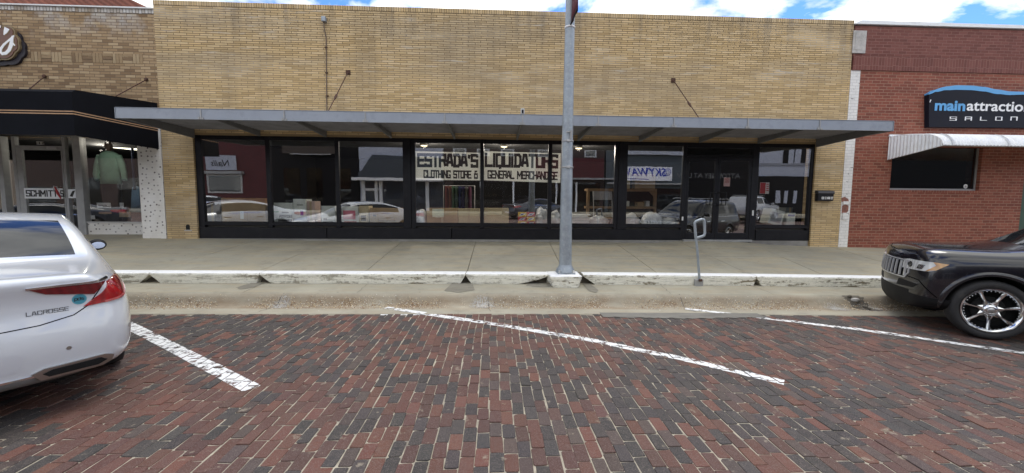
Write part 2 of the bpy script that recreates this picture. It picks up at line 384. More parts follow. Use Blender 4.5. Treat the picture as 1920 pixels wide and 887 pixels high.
M['white_alu'] = plain('white_enamel', (.80, .82, .83), .4, var=.05, grime=((.5, .5, .48), .3, 4))
M['rust'] = plain('rusty_iron', (.075, .035, .022), .85, var=.4, scale=20)
M['awn_black'] = plain('black_awning_canvas', (.006, .0068, .0095), .9, var=.25, scale=2, bump=.2, bscale=3, spec=.1)
M['awn_tan'] = plain('tan_awning_stripe', (.42, .26, .15), .85, var=.1)
M['white'] = plain('white_paint', (.74, .74, .72), .6, var=.06)
M['paper'] = plain('yellowed_paper', (.86, .88, .74), .9, var=.08, scale=3)
_t = NT('window_paper'); _n = _t.noise(_t.pos(), 3, 4); _c = _t.mix(_n, (.88, .89, .85), (.95, .96, .92))
_d = _t.n('ShaderNodeBsdfDiffuse', {0: _c}).outputs[0]; _l = _t.n('ShaderNodeBsdfTranslucent', {0: _c}).outputs[0]; _m = _t.n('ShaderNodeMixShader', {0: .5, 1: _d, 2: _l}); _t.t.links.new(_m.outputs[0], _t.out.inputs[0]); M['paper'] = _t.mat
M['black_ink'] = plain('black_lettering', (.012, .012, .012), .6)
M['cardboard'] = plain('brown_cardboard', (.33, .225, .11), .85, var=.14, scale=4, bump=.1, bscale=20)
M['cardboard_light'] = plain('light_cardboard', (.46, .38, .22), .85, var=.12, scale=4)
M['wboard'] = plain('white_cardboard', (.55, .58, .53), .8, var=.1, scale=4)
M['poly'] = plain('white_plastic_bag', (.52, .54, .53), .35, var=.22, scale=8, bump=.9, bscale=14)
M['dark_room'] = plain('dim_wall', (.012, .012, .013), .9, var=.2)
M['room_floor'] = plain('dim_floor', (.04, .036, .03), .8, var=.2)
M['wood'] = plain('shelf_wood', (.26, .17, .09), .7, var=.2, scale=5)
M['glass'] = mat_glass('storefront_glass', .13, (.985, .99, .99))
M['glass2'] = mat_glass('tinted_glass', .03, (.5, .52, .54))
M['lamp'] = emis('warm_lamp', (1., .82, .5), 1.6)
M['tubelamp'] = emis('fluorescent_lamp', (1., .93, .72), 2.2)
M['sign_black'] = plain('sign_face_black', (.008, .009, .016), .6, var=.15, spec=.2)
M['sign_blue'] = plain('sign_blue', (.10, .36, .68), .45, var=.04)
M['sign_white'] = plain('sign_white', (.82, .82, .82), .45, var=.03)
M['green'] = plain('dark_green_paint', (.03, .07, .045), .5)
M['stone'] = plain('painted_stone_block', (.45, .43, .40), .8, var=.2, scale=8, bump=.9, bscale=24)

# ------------------------------------------------------------------ ground levels
def gx(X):
    if X < -12: X = -12
    if X < 0: return -.0035*X
    if X > 11: return -.0035*11-.0009*121-.012*(X-11) if X < 30 else -.0035*11-.0009*121-.012*19
    return -.0035*X-.0009*X*X
def strip_xs(x0, x1, st):
    n = max(1, int(round((x1-x0)/st))); return [x0+(x1-x0)*i/n for i in range(n+1)]
def extr(prof, xs, mb, closed=False, jit=0.):
    """sheet from a (Y,Z) profile swept along X, following the fall of the street"""
    L = len(prof); vs = []
    for x in xs:
        for (y, z) in prof: vs.append((x, y+random.uniform(-jit, jit), z+gx(x)+random.uniform(-jit, jit)*.5))
    fs = []
    for i in range(len(xs)-1):
        for k in range(L-1): fs.append((i*L+k, (i+1)*L+k, (i+1)*L+k+1, i*L+k+1))
    mb.add(vs, fs, 0, False)
XS = strip_xs(-40, 40, .5)
# far earth sheet out to the horizon, below everything
struct(MB().add([(-600, -600, -.6), (600, -600, -.6), (600, 600, -.6), (-600, 600, -.6)], [(0, 1, 2, 3)]).build('ground', plain('distant_ground', (.16, .15, .12), .95)))
# bed of the brick street with sandy joints
mb = MB(); extr([(.7, -.0042), (3, -.0042), (5.66, .0082)], XS, mb); struct(mb.build('road_bed', M['sand']), 'pale sand showing in the joints of the brick street')
mb = MB(); extr([(-11.2, -.03), (-9, .0), (-4, .01), (.75, .004)], XS, mb); struct(mb.build('far_road', M['farpavers']), 'far half of the brick street')
for sx in (-1, 1):
    mb = MB(); xs = strip_xs(11.3, 40, .5) if sx > 0 else strip_xs(-40, -10.3, .5)
    extr([(.74, .004), (3, .004), (5.66, .020)], xs, mb); struct(mb.build('road', M['farpavers']), 'brick street beyond the parking stalls')
def roadz(x, y): return gx(x) + (.012*max(0, (y-3)/2.66) if y > 3 else 0)
# individual paving bricks
RB = [((.128, .050, .034), .29), ((.090, .040, .032), .24), ((.036, .034, .034), .17), ((.046, .041, .040), .16), ((.070, .049, .043), .15), ((.18, .066, .036), .08), ((.15, .095, .06), .03)]
def pick():
    r_ = random.random()
    for c, p_ in RB:
        if r_ < p_: return c
        r_ -= p_
    return RB[0][0]
def patchy(x, y):
    return math.sin(x*1.3+1.7*math.sin(y*.9+x*.4))+math.sin(y*2.1+x*.7)
bv, bf, bc, tops = [], [], [], []
cw = .092
ncol = int(21.6/cw)
for ci in range(ncol):
    xc = -10.3+ci*cw; y = .7+random.uniform(0, .22)
    while y < 5.66:
        ln = .178+random.gauss(0, .006); y1 = y+ln
        if y1 > 5.70: ln = 5.70-y; y1 = y+ln
        if ln < .07: break
        g1, g2 = random.uniform(.002, .0070), random.uniform(.002, .0062)
        wob = .012*math.sin(y*1.7+ci*.03)+.006*math.sin(y*4.1+ci*.21)
        cxx = xc+wob+random.gauss(0, .0025); hw = cw/2-g2*.52; hl = ln/2-g1*.55; yc = (y+y1)/2
        ch = random.choice((.003, .004, .006, .008, .012))*random.uniform(.7, 1.3); tz = max(-.0006, random.gauss(0, .0022)); tx, ty = random.gauss(0, .014), random.gauss(0, .008)
        rot = random.gauss(0, .010)
        o8 = [(-hw+ch, -hl), (hw-ch, -hl), (hw, -hl+ch), (hw, hl-ch), (hw-ch, hl), (-hw+ch, hl), (-hw, hl-ch), (-hw, -hl+ch)]
        o8 = [(a*math.cos(rot)-b*math.sin(rot)+random.gauss(0, .0022), a*math.sin(rot)+b*math.cos(rot)+random.gauss(0, .0022)) for a, b in o8]
        b0 = len(bv); zb = roadz(cxx, yc)
        def hz(a, b): return zb+tz+tx*a+ty*b
        for a, b in o8: bv.append((cxx+a, yc+b, zb-.022))
        for a, b in o8: bv.append((cxx+a*.99, yc+b*.995, hz(a, b)-.0032))
        for a, b in o8: bv.append((cxx+a*.94, yc+b*.97, hz(a, b)))
        for k in range(8):
            k2 = (k+1) % 8
            bf.append((b0+k, b0+k2, b0+8+k2, b0+8+k)); bf.append((b0+8+k, b0+8+k2, b0+16+k2, b0+16+k))
        bf.append(tuple(range(b0+16, b0+24)))
        tops.append([(cxx+a*.93, yc+b*.965, hz(a, b)+.0004) for a, b in o8])
        c = pick(); p_ = patchy(xc, yc)
        if p_ > .9 and random.random() < .45: c = (.037, .035, .035)
        if p_ < -1.0 and random.random() < .5: c = (.112, .046, .034)
        f = random.uniform(.82, 1.2); bc += [tuple(min(1, q*f*random.uniform(.95, 1.05)) for q in c)+(1,)]*24
        y = y1
me = bpy.data.meshes.new('brick_road'); me.from_pydata(bv, [], bf); me.materials.append(M['pavers'])
at = me.color_attributes.new('brickcol', 'FLOAT_COLOR', 'POINT')
at.data.foreach_set('color', [q for c in bc for q in c])
me.update()
o = bpy.data.objects.new('brick_road', me); COL.objects.link(o); struct(o, 'red and charcoal brick street surface')
# painted stall lines: paint lies on the brick tops only
def clip(poly, a, b, c):
    out = []
    for i in range(len(poly)):
        p, q = poly[i], poly[(i+1) % len(poly)]
        dp, dq = a*p[0]+b*p[1]-c, a*q[0]+b*q[1]-c
        if dp <= 0: out.append(p)
        if dp*dq < 0:
            s_ = dp/(dp-dq); out.append(tuple(p[k]+(q[k]-p[k])*s_ for k in range(3)))
    return out
LINES = [
 ([(-4.75, 5.26), (-3.4, 4.33), (-2.07, 3.40)], .14, 'thick worn white parking line beside the white sedan', None),
 ([(-1.64, 6.02), (-.19, 5.31), (1.10, 4.61), (2.04, 3.96), (2.66, 3.44)], .115, 'white parking line running from the gutter across the middle of the brick street', .5),
 ([(2.97, 5.99), (3.9, 5.52), (4.81, 5.043), (6.05, 4.19), (7.5, 3.2)], .11, 'white parking line running under the nose of the black car', .5)]
for pts, wd, lab, _ in LINES:
    mb = MB()
    for i in range(len(pts)-1):
        p, q = pts[i], pts[i+1]; dx, dy = q[0]-p[0], q[1]-p[1]; L = math.hypot(dx, dy); ux, uy = dx/L, dy/L; nx, ny = -uy, ux
        for tp in tops:
            cx_ = sum(v_[0] for v_ in tp)/8; cy_ = sum(v_[1] for v_ in tp)/8
            if abs(nx*(cx_-p[0])+ny*(cy_-p[1])) > .3: continue
            pl = clip(tp, nx, ny, nx*p[0]+ny*p[1]+wd/2); 
            if len(pl) > 2: pl = clip(pl, -nx, -ny, -(nx*p[0]+ny*p[1])+wd/2)
            if len(pl) > 2: pl = clip(pl, -ux, -uy, -(ux*p[0]+uy*p[1])+.002)
            if len(pl) > 2: pl = clip(pl, ux, uy, ux*q[0]+uy*q[1])
            if len(pl) > 2: mb.add([(a, b, c+.0022) for a, b, c in pl], [list(range(len(pl)))], 0, False)
    if pts[0][1] > 5.7:      # its end on the concrete gutter
        p, q = pts[0], pts[1]; dx, dy = q[0]-p[0], q[1]-p[1]; L = math.hypot(dx, dy); ux, uy = dx/L, dy/L; nx, ny = -uy*wd/2, ux*wd/2
        k = (5.705-p[1])/uy; e = (p[0]+ux*k, p[1]+uy*k)
        mb.add([(a, b, gx(a)+gz_) for a, b, gz_ in ((p[0]-nx, p[1]-ny, .0215), (e[0]-nx, e[1]-ny, .0215), (e[0]+nx, e[1]+ny, .0215), (p[0]+nx, p[1]+ny, .0215))], [(0, 1, 2, 3)])
    for i in range(len(pts)-1):      # film of paint bridging the joints, more worn
        p, q = pts[i], pts[i+1]; dx, dy = q[0]-p[0], q[1]-p[1]; L = math.hypot(dx, dy); nx, ny = -dy/L*wd/2, dx/L*wd/2; N_ = 12
        vs = []
        for k in range(N_+1):
            x_, y_ = p[0]+dx*k/N_, p[1]+dy*k/N_; y_ = min(y_, 5.69)
            for s_ in (-1, 1): vs.append((x_+nx*s_*.96, y_+ny*s_*.96, roadz(x_, y_)-.0012))
        mb.add(vs, [(2*k, 2*k+1, 2*k+3, 2*k+2) for k in range(N_)])
    struct(mb.build('parking_line', M['line']), lab)
# ------------------------------------------------------------------ gutter, tread, kerb, sidewalk
XK = strip_xs(-30, 30, .2)
mb = MB(); extr([(5.675, -.03), (5.69, .017), (5.72, .018), (6.11, .008), (6.145, .016), (6.19, .06), (6.225, .120), (6.262, .165), (6.30, .180)], XK, mb, jit=.0022)
o = mb.build('gutter', M['gutter']); struct(o, 'concrete gutter with brown grit along its rounded lip'); 
for p in o.data.polygons: p.use_smooth = True
mb = MB(); extr([(6.303, .05), (6.304, .181), (6.60, .188), (7.3, .196)], strip_xs(-30, 30, .5), mb, jit=.001); struct(mb.build('gutter_step', mat_concrete('step_concrete', (.37, .345, .265), (.36, .28, .17), .5)), 'low concrete step between gutter and kerb')
mb = MB(); extr([(6.299, .175), (6.3036, .165)], strip_xs(-30, 30, 1), mb); struct(mb.build('gutter_seam', M['broken']))
# cement smear where the bricks meet the gutter
mb = MB(); out = []
for i in range(41):
    x = 1.55+i*.06; out.append((x, 5.47+.07*abs(x-2.7)**1.4*.9+random.uniform(-.03, .03)))
top = [(x, 5.74) for x, _ in out]
vs = [(x, y, roadz(x, y)+.007) for x, y in out]+[(x, y, gx(x)+.0235) for x, y in top]; n_ = len(out)
mb.add(vs, [(i, i+1, n_+i+1, n_+i) for i in range(n_-1)]); struct(mb.build('cement_patch', mat_concrete('cement_patch', (.20, .19, .165), (.10, .09, .08), .7)), 'grey cement smeared over the brick edge')
mb = MB(); 
def kerbz(x): return .375+gx(x)
# kerb stones; gaps at the joints with the lower corners broken away
def kx(px, py=509): return W(px, py, 7.0)[0]
joints = [(kx(-260), .1, .1), (kx(281), .17, .17), (kx(487), .05, .19), (kx(873), .09, .10), (kx(1418), .04, .10), (kx(1850), .1, .1), (kx(2300), .08, .1)]
segs = []; prev = (-30, 0)
bx0, bx1 = kx(1031), kx(1093)
for jx, l_, r_ in joints:
    if prev[0] < bx0 < jx:
        segs.append((prev[0], bx0-.012, prev[1], .62)); prev = (bx1+.004, .22)
    segs.append((prev[0], jx-.006, prev[1], l_)); prev = (jx+.006, r_)
segs.append((prev[0], 30, prev[1], 0))
mb = MB(); back = MB()
for a, b, cl, cr_ in segs:
    xs = strip_xs(a, b, .12)
    def botf(x):
        t_ = 0
        if cl and x-a < cl: t_ = max(t_, (1-(x-a)/cl))
        if cr_ and b-x < cr_: t_ = max(t_, (1-(b-x)/cr_)**(1.5 if cr_ > .4 else 1))
        return t_*.145
    xs = sorted(set(xs+[a+cl*k/4 for k in range(5)]+[b-cr_*k/6 for k in range(7)]))
    L = None; vs = []
    for x in xs:
        zt = kerbz(x); zb = .192+gx(x)+botf(x); j = random.uniform(-.004, .004)
        vs += [(x, 6.985+j, zb), (x, 6.975+j, zt-.03+random.uniform(-.003, .003)), (x, 6.985+j*.5, zt-.009), (x, 7.005, zt), (x, 7.20, zt+.004), (x, 7.20, zb)]
    n_ = len(xs); fs = []
    for i in range(n_-1):
        for k in range(5): fs.append((i*6+k, (i+1)*6+k, (i+1)*6+k+1, i*6+k+1))
        fs.append((i*6+5, (i+1)*6+5, (i+1)*6, i*6))
    fs.append([0, 1, 2, 3, 4, 5]); fs.append([(n_-1)*6+k for k in (5, 4, 3, 2, 1, 0)])
    mb.add(vs, fs)
struct(mb.build('kerb', M['kerb']), 'white painted kerb with worn flaking face')
mb = MB(); extr([(7.10, .16), (7.13, .30), (7.13, .352)], strip_xs(-30, 30, .08), mb, jit=.02); struct(mb.build('kerb_core', M['broken']), 'rough core toned dark as the shaded hollow where the kerb is broken')  # darker concrete carries the shade of the hollow behind the kerb
# rubble patches on the step below the broken joints
mb = MB()
for x0, x1, y1 in ((kx(1005)-.2, bx0+.1, 6.7), (kx(840), kx(893), 6.33), (kx(467), kx(498), 6.5), (bx1-.02, bx1+.16, 6.33)):
    n_ = 9; lo = [(x0+(x1-x0)*i/n_, y1+.35*abs(i/n_-.5)*random.uniform(.6, 1.1)) for i in range(n_+1)]
    vs = [(x, y, gx(x)+.190+(y-6.6)*.01+.002) for x, y in lo]+[(x0+(x1-x0)*(.15+.7*i/n_), 7.02, gx(x0)+.203) for i in range(n_+1)]
    mb.add(vs, [(i, i+1, n_+2+i, n_+1+i) for i in range(n_)])
struct(mb.build('step_patch', mat_concrete('crumbled_step', (.25, .23, .18), (.14, .125, .095), .7)), 'crumbled darker patches on the concrete step')

def walkz(X, Y):
    t_ = (Y-7.19)/3.06
    z = .375+gx(X)+t_*.262
    wgt = max(0, t_)**1.3
    z += wgt*(.085*math.exp(-((X-5.8)/1.25)**4) - .02*math.exp(-((X+3)/3)**2) + .02*math.exp(-((X+8)/2)**2))
    return z
# sidewalk slabs with real joints
jp = [(-12.6, -12.6), (-9.2, -9.2), (W(289, 508, 7.19)[0], W(483.5, 449.9, 10.25)[0]), (W(488, 509, 7.19)[0], W(618, 453, 10.25)[0]), (W(686, 509, 7.19)[0], W(753.9, 455.9, 10.25)[0]), (W(876, 509, 7.19)[0], W(892, 456, 10.25)[0]),
      (W(1058, 510, 7.19)[0], W(1030, 456, 10.25)[0]), (W(1232, 510, 7.19)[0], W(1154, 458, 10.25)[0]), (W(1406, 512, 7.19)[0], W(1273, 453, 10.25)[0]), (W(1545, 514, 7.19)[0], W(1404, 455, 10.25)[0]), (W(1745, 516, 7.19)[0], W(1560, 457, 10.25)[0]), (10.4, 10.4), (13, 13), (15.6, 15.6)]
ym = 8.62
mb = MB()
def slab(xa0, xb0, xa1, xb1, y0, y1, fi, thick=.05, bev=.006):
    nx = 8; ny = 4; vs = []; g = .006
    for j in range(ny+1):
        for i in range(nx+1):
            v_ = j/ny; u_ = i/nx
            xa = xa0+(xa1-xa0)*v_; xb = xb0+(xb1-xb0)*v_
            x = xa+g+(xb-xa-2*g)*u_; y = y0+g+(y1-y0-2*g)*v_
            vs.append((x, y, walkz(x, y)+fi))
    fs = [(j*(nx+1)+i, j*(nx+1)+i+1, (j+1)*(nx+1)+i+1, (j+1)*(nx+1)+i) for j in range(ny) for i in range(nx)]
    b = len(vs); ring = [i for i in range(nx+1)]+[(j)*(nx+1)+nx for j in range(1, ny+1)]+[ny*(nx+1)+i for i in range(nx-1, -1, -1)]+[j*(nx+1) for j in range(ny-1, 0, -1)]
    for r_ in ring: x, y, z = vs[r_]; vs.append((x, y, z-thick))
    for k in range(len(ring)): fs.append((ring[k], b+k, b+(k+1) % len(ring), ring[(k+1) % len(ring)]))
    mb.add(vs, fs)
allj = [(-30, -30), (-27, -27), (-24, -24), (-21, -21), (-18, -18), (-15.3, -15.3)]+jp+[(18, 18), (21, 21), (24, 24), (30, 30)]
for (a0, a1), (b0, b1) in zip(allj[:-1], allj[1:]):
    t_ = (ym-7.2)/3.05
    am, bm = a0+(a1-a0)*t_, b0+(b1-b0)*t_
    slab(a0, b0, am, bm, 7.2, ym, random.uniform(-.002, .002)); 
    aw, bw_ = a0+(a1-a0)*1.2, b0+(b1-b0)*1.2
    slab(am, bm, aw, bw_, ym, 10.86, random.uniform(-.002, .002))
struct(mb.build('sidewalk', M['walk']), 'raised concrete sidewalk in front of the shops')
mb = MB(); mb.add([(x, y, walkz(x, y)-.03) for x in strip_xs(-30, 30, 1) for y in (7.19, 9, 10.9)], [(i*3+k, (i+1)*3+k, (i+1)*3+k+1, i*3+k+1) for i in range(60) for k in range(2)]); struct(mb.build('sidewalk_bed', M['broken']))
# dark patch as the shade of a broken gutter hole near the black car, white scuffs on the lip
mb = MB()
def blob(cx_, cy_, rx, ry, z, n=13, irr=.3):
    pts = [(cx_+rx*math.cos(2*math.pi*k/n)*random.uniform(1-irr, 1+irr*.3), cy_+ry*math.sin(2*math.pi*k/n)*random.uniform(1-irr, 1+irr*.3)) for k in range(n)]
    return [(x, y, z+gx(x)) for x, y in pts]
def lipz(y):
    pr = [(5.6, .017), (6.11, .010), (6.145, .018), (6.19, .062), (6.225, .122), (6.262, .167), (6.30, .182), (6.5, .186)]
    for (a, za_), (b, zb_) in zip(pr[:-1], pr[1:]):
        if a <= y <= b: return za_+(zb_-za_)*(y-a)/(b-a)
    return .186
def scuff(mb, cx_, w_, y0, y1, nx=60, ny=34):
    vs = []; fs = []
    for j in range(ny+1):
        for i in range(nx+1):
            x = cx_+w_*(i/nx-.5); y = y0+(y1-y0)*j/ny; vs.append((x, y, gx(x)+lipz(y)+.0032))
    for j in range(ny):
        for i in range(nx):
            d = ((i+.5)/nx*2-1)**2+((j+.5)/ny*2-1)**2
            if d < random.uniform(-.25, 1.0): fs.append((j*(nx+1)+i, j*(nx+1)+i+1, (j+1)*(nx+1)+i+1, (j+1)*(nx+1)+i))
    mb.add(vs, fs)
scuff(mb, G(905, 570, .03)[0], .42, 5.98, 6.27); scuff(mb, G(535, 567, .05)[0], .30, 5.98, 6.27)
scuff(mb, G(1563, 572, .0)[0]-.03, .42, 5.92, 6.22); scuff(mb, G(1640, 575, .0)[0], .3, 6.0, 6.2)
struct(mb.build('gutter_scuff', M['rubble']), 'chalky chipped patches on the gutter lip')
hx = G(1592, 568, .0)[0]
mb = MB(); NX, NY = 26, 16; vs = []
for j in range(NY+1):
    for i in range(NX+1):
        y = 5.98+.32*j/NY; x = hx-.22+.48*i/NX; vs.append((x+.010*math.sin(j*1.9), y, gx(x)+lipz(y)+.0042))
fs = []
for j in range(NY):
    for i in range(NX):
        u_, v_ = i/NX, j/NY
        lo_ = .42*(1-v_)+.05+.05*math.sin(j*1.3); hi_ = .98-.30*v_+.04*math.sin(j*2.1)
        if lo_ < u_ < hi_: fs.append((j*(NX+1)+i, j*(NX+1)+i+1, (j+1)*(NX+1)+i+1, (j+1)*(NX+1)+i))
mb.add(vs, fs); struct(mb.build('gutter_hole_shade', M['broken']), 'dark patch painted as the shade of a broken gutter hole beside the black car')  # flat sheet on the surface, the hole's shade is in its colour
for k, (dx, dy, r_) in enumerate(((.0, 6.22, .05), (.10, 6.14, .034), (-.07, 6.26, .03), (.08, 6.05, .024))):
    bm = bmesh.new(); bmesh.ops.create_icosphere(bm, subdivisions=2, radius=r_)
    for v_ in bm.verts: v_.co = Vector((v_.co.x*1.4, v_.co.y, v_.co.z*.7))*random.uniform(.8, 1.1)
    me = bpy.data.meshes.new('stone'); bm.to_mesh(me); bm.free(); me.materials.append(M['broken'] if k else M['rubble'])
    o = bpy.data.objects.new('stone', me); COL.objects.link(o); o.location = (hx+dx, dy, gx(hx)+lipz(dy)+.02)
    tag(o, ['largest loose stone lying in the broken gutter hole', 'loose stone at the right edge of the broken gutter hole', 'small loose stone at the back of the gutter hole', 'smallest loose stone at the front of the gutter hole'][k], 'stone', 'loose stones in the gutter hole')
# cracks
mb = MB()
def crack(mb, pts, wd=.008):
    for i in range(len(pts)-1):
        p, q = Vector(pts[i]), Vector(pts[i+1]); d = (q-p); n_ = Vector((-d.y, d.x, 0)).normalized()*wd*random.uniform(.3, .8)
        mb.add([p-n_, q-n_*.8, q+n_*.8, p+n_], [(0, 1, 2, 3)])
def lip_crack(x0, dx):
    pts = []; x = x0
    for k in range(9):
        y = 6.29-.06*k; x += random.uniform(-.02, .02)+dx; pts.append((x, y, gx(x)+lipz(y)+.0042))
    crack(mb, pts)
lip_crack(G(913, 560, .1)[0], 0); lip_crack(G(1265, 556, .1)[0], .012); lip_crack(G(555, 552, .1)[0], -.015)
for x0, x1 in ((486, 455), (1245, 1262), (686, 668), (1420, 1460)):
    a = G(x0, 536, .19)[0]; b = G(x1, 551, .185)[0]
    crack(mb, [(a+(b-a)*k/6+random.uniform(-.012, .012), 6.95-.65*k/6, gx(a)+.1865+.009*(1-k/6)+.0035) for k in range(7)], .006)
struct(mb.build('concrete_crack', M['broken']), 'dark cracks in the gutter and step')
# loose grit and leaf litter along the gutter
gm = MB()
for k in range(7000):
    x = random.uniform(-8, 8); y = random.choice((random.gauss(6.07, .06), random.gauss(6.16, .04), random.gauss(6.18, .03)))
    if y > 6.26 or y < 5.75 or math.sin(x*2.1)+math.sin(x*5.3+1)*.6+random.random() < -.2: continue
    r_ = random.uniform(.003, .012); z = gx(x)+lipz(y)
    a = random.random()*6.28; q = [(x+r_*math.cos(a+i*2.1), y+r_*math.sin(a+i*2.1), z) for i in range(3)]+[(x, y, z+r_*random.uniform(.6, 1.3))]
    gm.add(q, [(0, 1, 3), (1, 2, 3), (2, 0, 3)], random.choice((0, 0, 1, 2)))
o = gm.build('grit', [plain('pale_grit', (.55, .44, .28), .9), plain('brown_grit', (.25, .14, .07), .9), plain('white_grit', (.68, .64, .55), .9)]); tag(o, 'loose grit and dead leaf crumbs lying in the gutter', 'grit', kind='stuff')
# ------------------------------------------------------------------ lettering
GL = {
'A': [(0,0,.9,5),(2.1,5,3,0),(.9,5,2.1,5),(.4,1.7,2.6,1.7)], 'B': [(0,0,0,5),(0,5,3,5),(3,5,3,0),(0,0,3,0),(0,2.5,3,2.5)], 'C': [(0,0,0,5),(0,5,3,5),(0,0,3,0),(3,5,3,3.9),(3,0,3,1.1)],
'D': [(.35,0,.35,5),(0,5,2.2,5),(0,0,2.2,0),(3,.9,3,4.1),(2.2,5,3,4.1),(2.2,0,3,.9)], 'E': [(0,0,0,5),(0,5,3,5),(0,0,3,0),(0,2.5,2.5,2.5)], 'G': [(0,0,0,5),(0,5,3,5),(0,0,3,0),(3,5,3,4.5),(3,0,3,1.7),(1.9,1.9,3,1.9)],
'H': [(0,0,0,5),(3,0,3,5),(0,2.5,3,2.5)], 'I': [(.4,0,.4,5)], 'L': [(0,0,0,5),(0,0,3,0)], 'M': [(0,0,0,5),(4,0,4,5),(0,5,2,1.6),(4,5,2,1.6)], 'N': [(0,0,0,5),(3,0,3,5),(0,5,3,0)],
'O': [(0,0,0,5),(0,5,3,5),(0,0,3,0),(3,0,3,5)], 'P': [(0,0,0,5),(0,5,3,5),(3,5,3,2.3),(0,2.3,3,2.3)], 'Q': [(0,0,0,5),(0,5,3,5),(0,0,3,0),(3,0,3,5),(1.6,.2,1.9,-1.1)], 'R': [(0,0,0,5),(0,5,3,5),(3,5,3,2.5),(0,2.5,3,2.5),(2.2,2.5,3,0)],
'S': [(0,5,3,5),(0,5,0,2.5),(0,2.5,3,2.5),(3,2.5,3,0),(0,0,3,0),(3,5,3,4.6),(0,0,0,.4)], 'T': [(1.5,0,1.5,5),(0,5,3,5)], 'U': [(0,0,0,5),(3,0,3,5),(0,0,3,0)], 'V': [(0,5,1.5,0),(3,5,1.5,0)], 'W': [(0,5,1,0),(2,4,1,0),(2,4,3,0),(4,5,3,0)],
'X': [(0,0,3,5),(0,5,3,0)], 'Y': [(0,5,1.5,2.5),(3,5,1.5,2.5),(1.5,0,1.5,2.5)], 'K': [(0,0,0,5),(0,2.2,3,5),(.9,2.9,3,0)], "'": [(.5,5,.2,3.6)], '&': [(0,0,0,3),(0,3,3,3),(.6,3,.6,5),(.6,5,2.4,5),(0,0,3,0),(3,0,3,1.8)],
'0': [(0,0,0,5),(0,5,3,5),(0,0,3,0),(3,0,3,5)], '1': [(1,0,1,5),(.2,4.4,1,5)], '6': [(0,0,0,5),(0,5,3,5),(0,0,3,0),(3,0,3,2.6),(0,2.6,3,2.6)], '8': [(0,0,0,5),(0,5,3,5),(0,0,3,0),(3,0,3,5),(0,2.5,3,2.5)], '3': [(0,5,3,5),(0,0,3,0),(3,0,3,5),(0.6,2.5,3,2.5)],
'n': [(0,0,0,3.6),(0,3.6,3,3.6),(3,3.6,3,0)], 'a': [(0,0,0,3.6),(0,3.6,3,3.6),(3,3.6,3,0),(0,1.6,3,1.6)], '.': [(.4,0,.4,.3)], '-': [(0,2.5,2,2.5)]}
def gw(ch): return {'I': .8, '1': 1.4, "'": .9, ' ': 2., 'M': 4., 'W': 4., '.': .8}.get(ch, 3.)
def glyphs(txt, gap=1.2, th=1.1):
    """returns list of quads in glyph units and the total width"""
    x = 0; out = []
    for ch in txt:
        for (a, b, c, d) in GL.get(ch, []):
            dx, dy = c-a, d-b; L = math.hypot(dx, dy); ux, uy = dx/L, dy/L; ax = abs(dx) < .01 or abs(dy) < .01
            e = th/2 if ax else th*.12; nx, ny = -uy*th/2, ux*th/2
            a_, b_, c_, d_ = a-ux*e, b-uy*e, c+ux*e, d+uy*e
            if not ax: nx *= 1.05; ny *= 1.05
            out.append([(x+a_+nx, b_+ny), (x+a_-nx, b_-ny), (x+c_-nx, d_-ny), (x+c_+nx, d_+ny)])
        x += gw(ch)+gap
    return out, x-gap
def write(mb, txt, x0, x1, z0, z1, Y, th=1.1, gap=1.2, thick=.003, mirror=False, desc=False, facing=-1, slopez=0., mi=0):
    """block lettering on a wall plane: txt fills x0..x1 and z0..z1 on the plane Y, proud of it"""
    q, wd = glyphs(txt, gap, th); wd += th
    sx = (x1-x0)/wd; sz = (z1-z0)/(5+th)
    for k, quad in enumerate(q):
        poly = [((a+th/2)*sx, (b+th/2)*sz) for a, b in quad]
        if mirror: poly = [((x1-x0)-a, b) for a, b in poly]
        poly = [(x0+a, z0+b+a*slopez) for a, b in poly]
        mb.prism(poly, Y+facing*(thick+.00025*(k % 9)), Y, mi=mi)
def font_text(name, txt, size, mat, parent, loc, extr=.002, off=0., shear=0., sx=1., align='LEFT', rot=(R(90), 0, 0), bev=0., local=False):
    cu = bpy.data.curves.new('t', 'FONT'); cu.body = txt; cu.size = size; cu.extrude = extr; cu.offset = off; cu.shear = shear; cu.align_x = align; cu.resolution_u = 4; cu.bevel_depth = bev
    to = bpy.data.objects.new('t', cu); COL.objects.link(to); dg = bpy.context.evaluated_depsgraph_get()
    me = bpy.data.meshes.new_from_object(to.evaluated_get(dg)); bpy.data.objects.remove(to)
    mtx = Matrix.Translation(Vector(loc)) @ Matrix.Rotation(rot[2], 4, 'Z') @ Matrix.Rotation(rot[0], 4, 'X') @ Matrix.Diagonal((sx, 1, 1, 1))
    me.transform(mtx)
    if parent is not None and not local: me.transform(Matrix.Translation(-ORG[parent.name]))
    me.materials.clear(); me.materials.append(mat); me.name = name
    o = bpy.data.objects.new(name, me); COL.objects.link(o)
    if parent is not None: o.parent = parent
    ORG[o.name] = ORG.get(parent.name, Vector()) if parent else Vector()
    return o

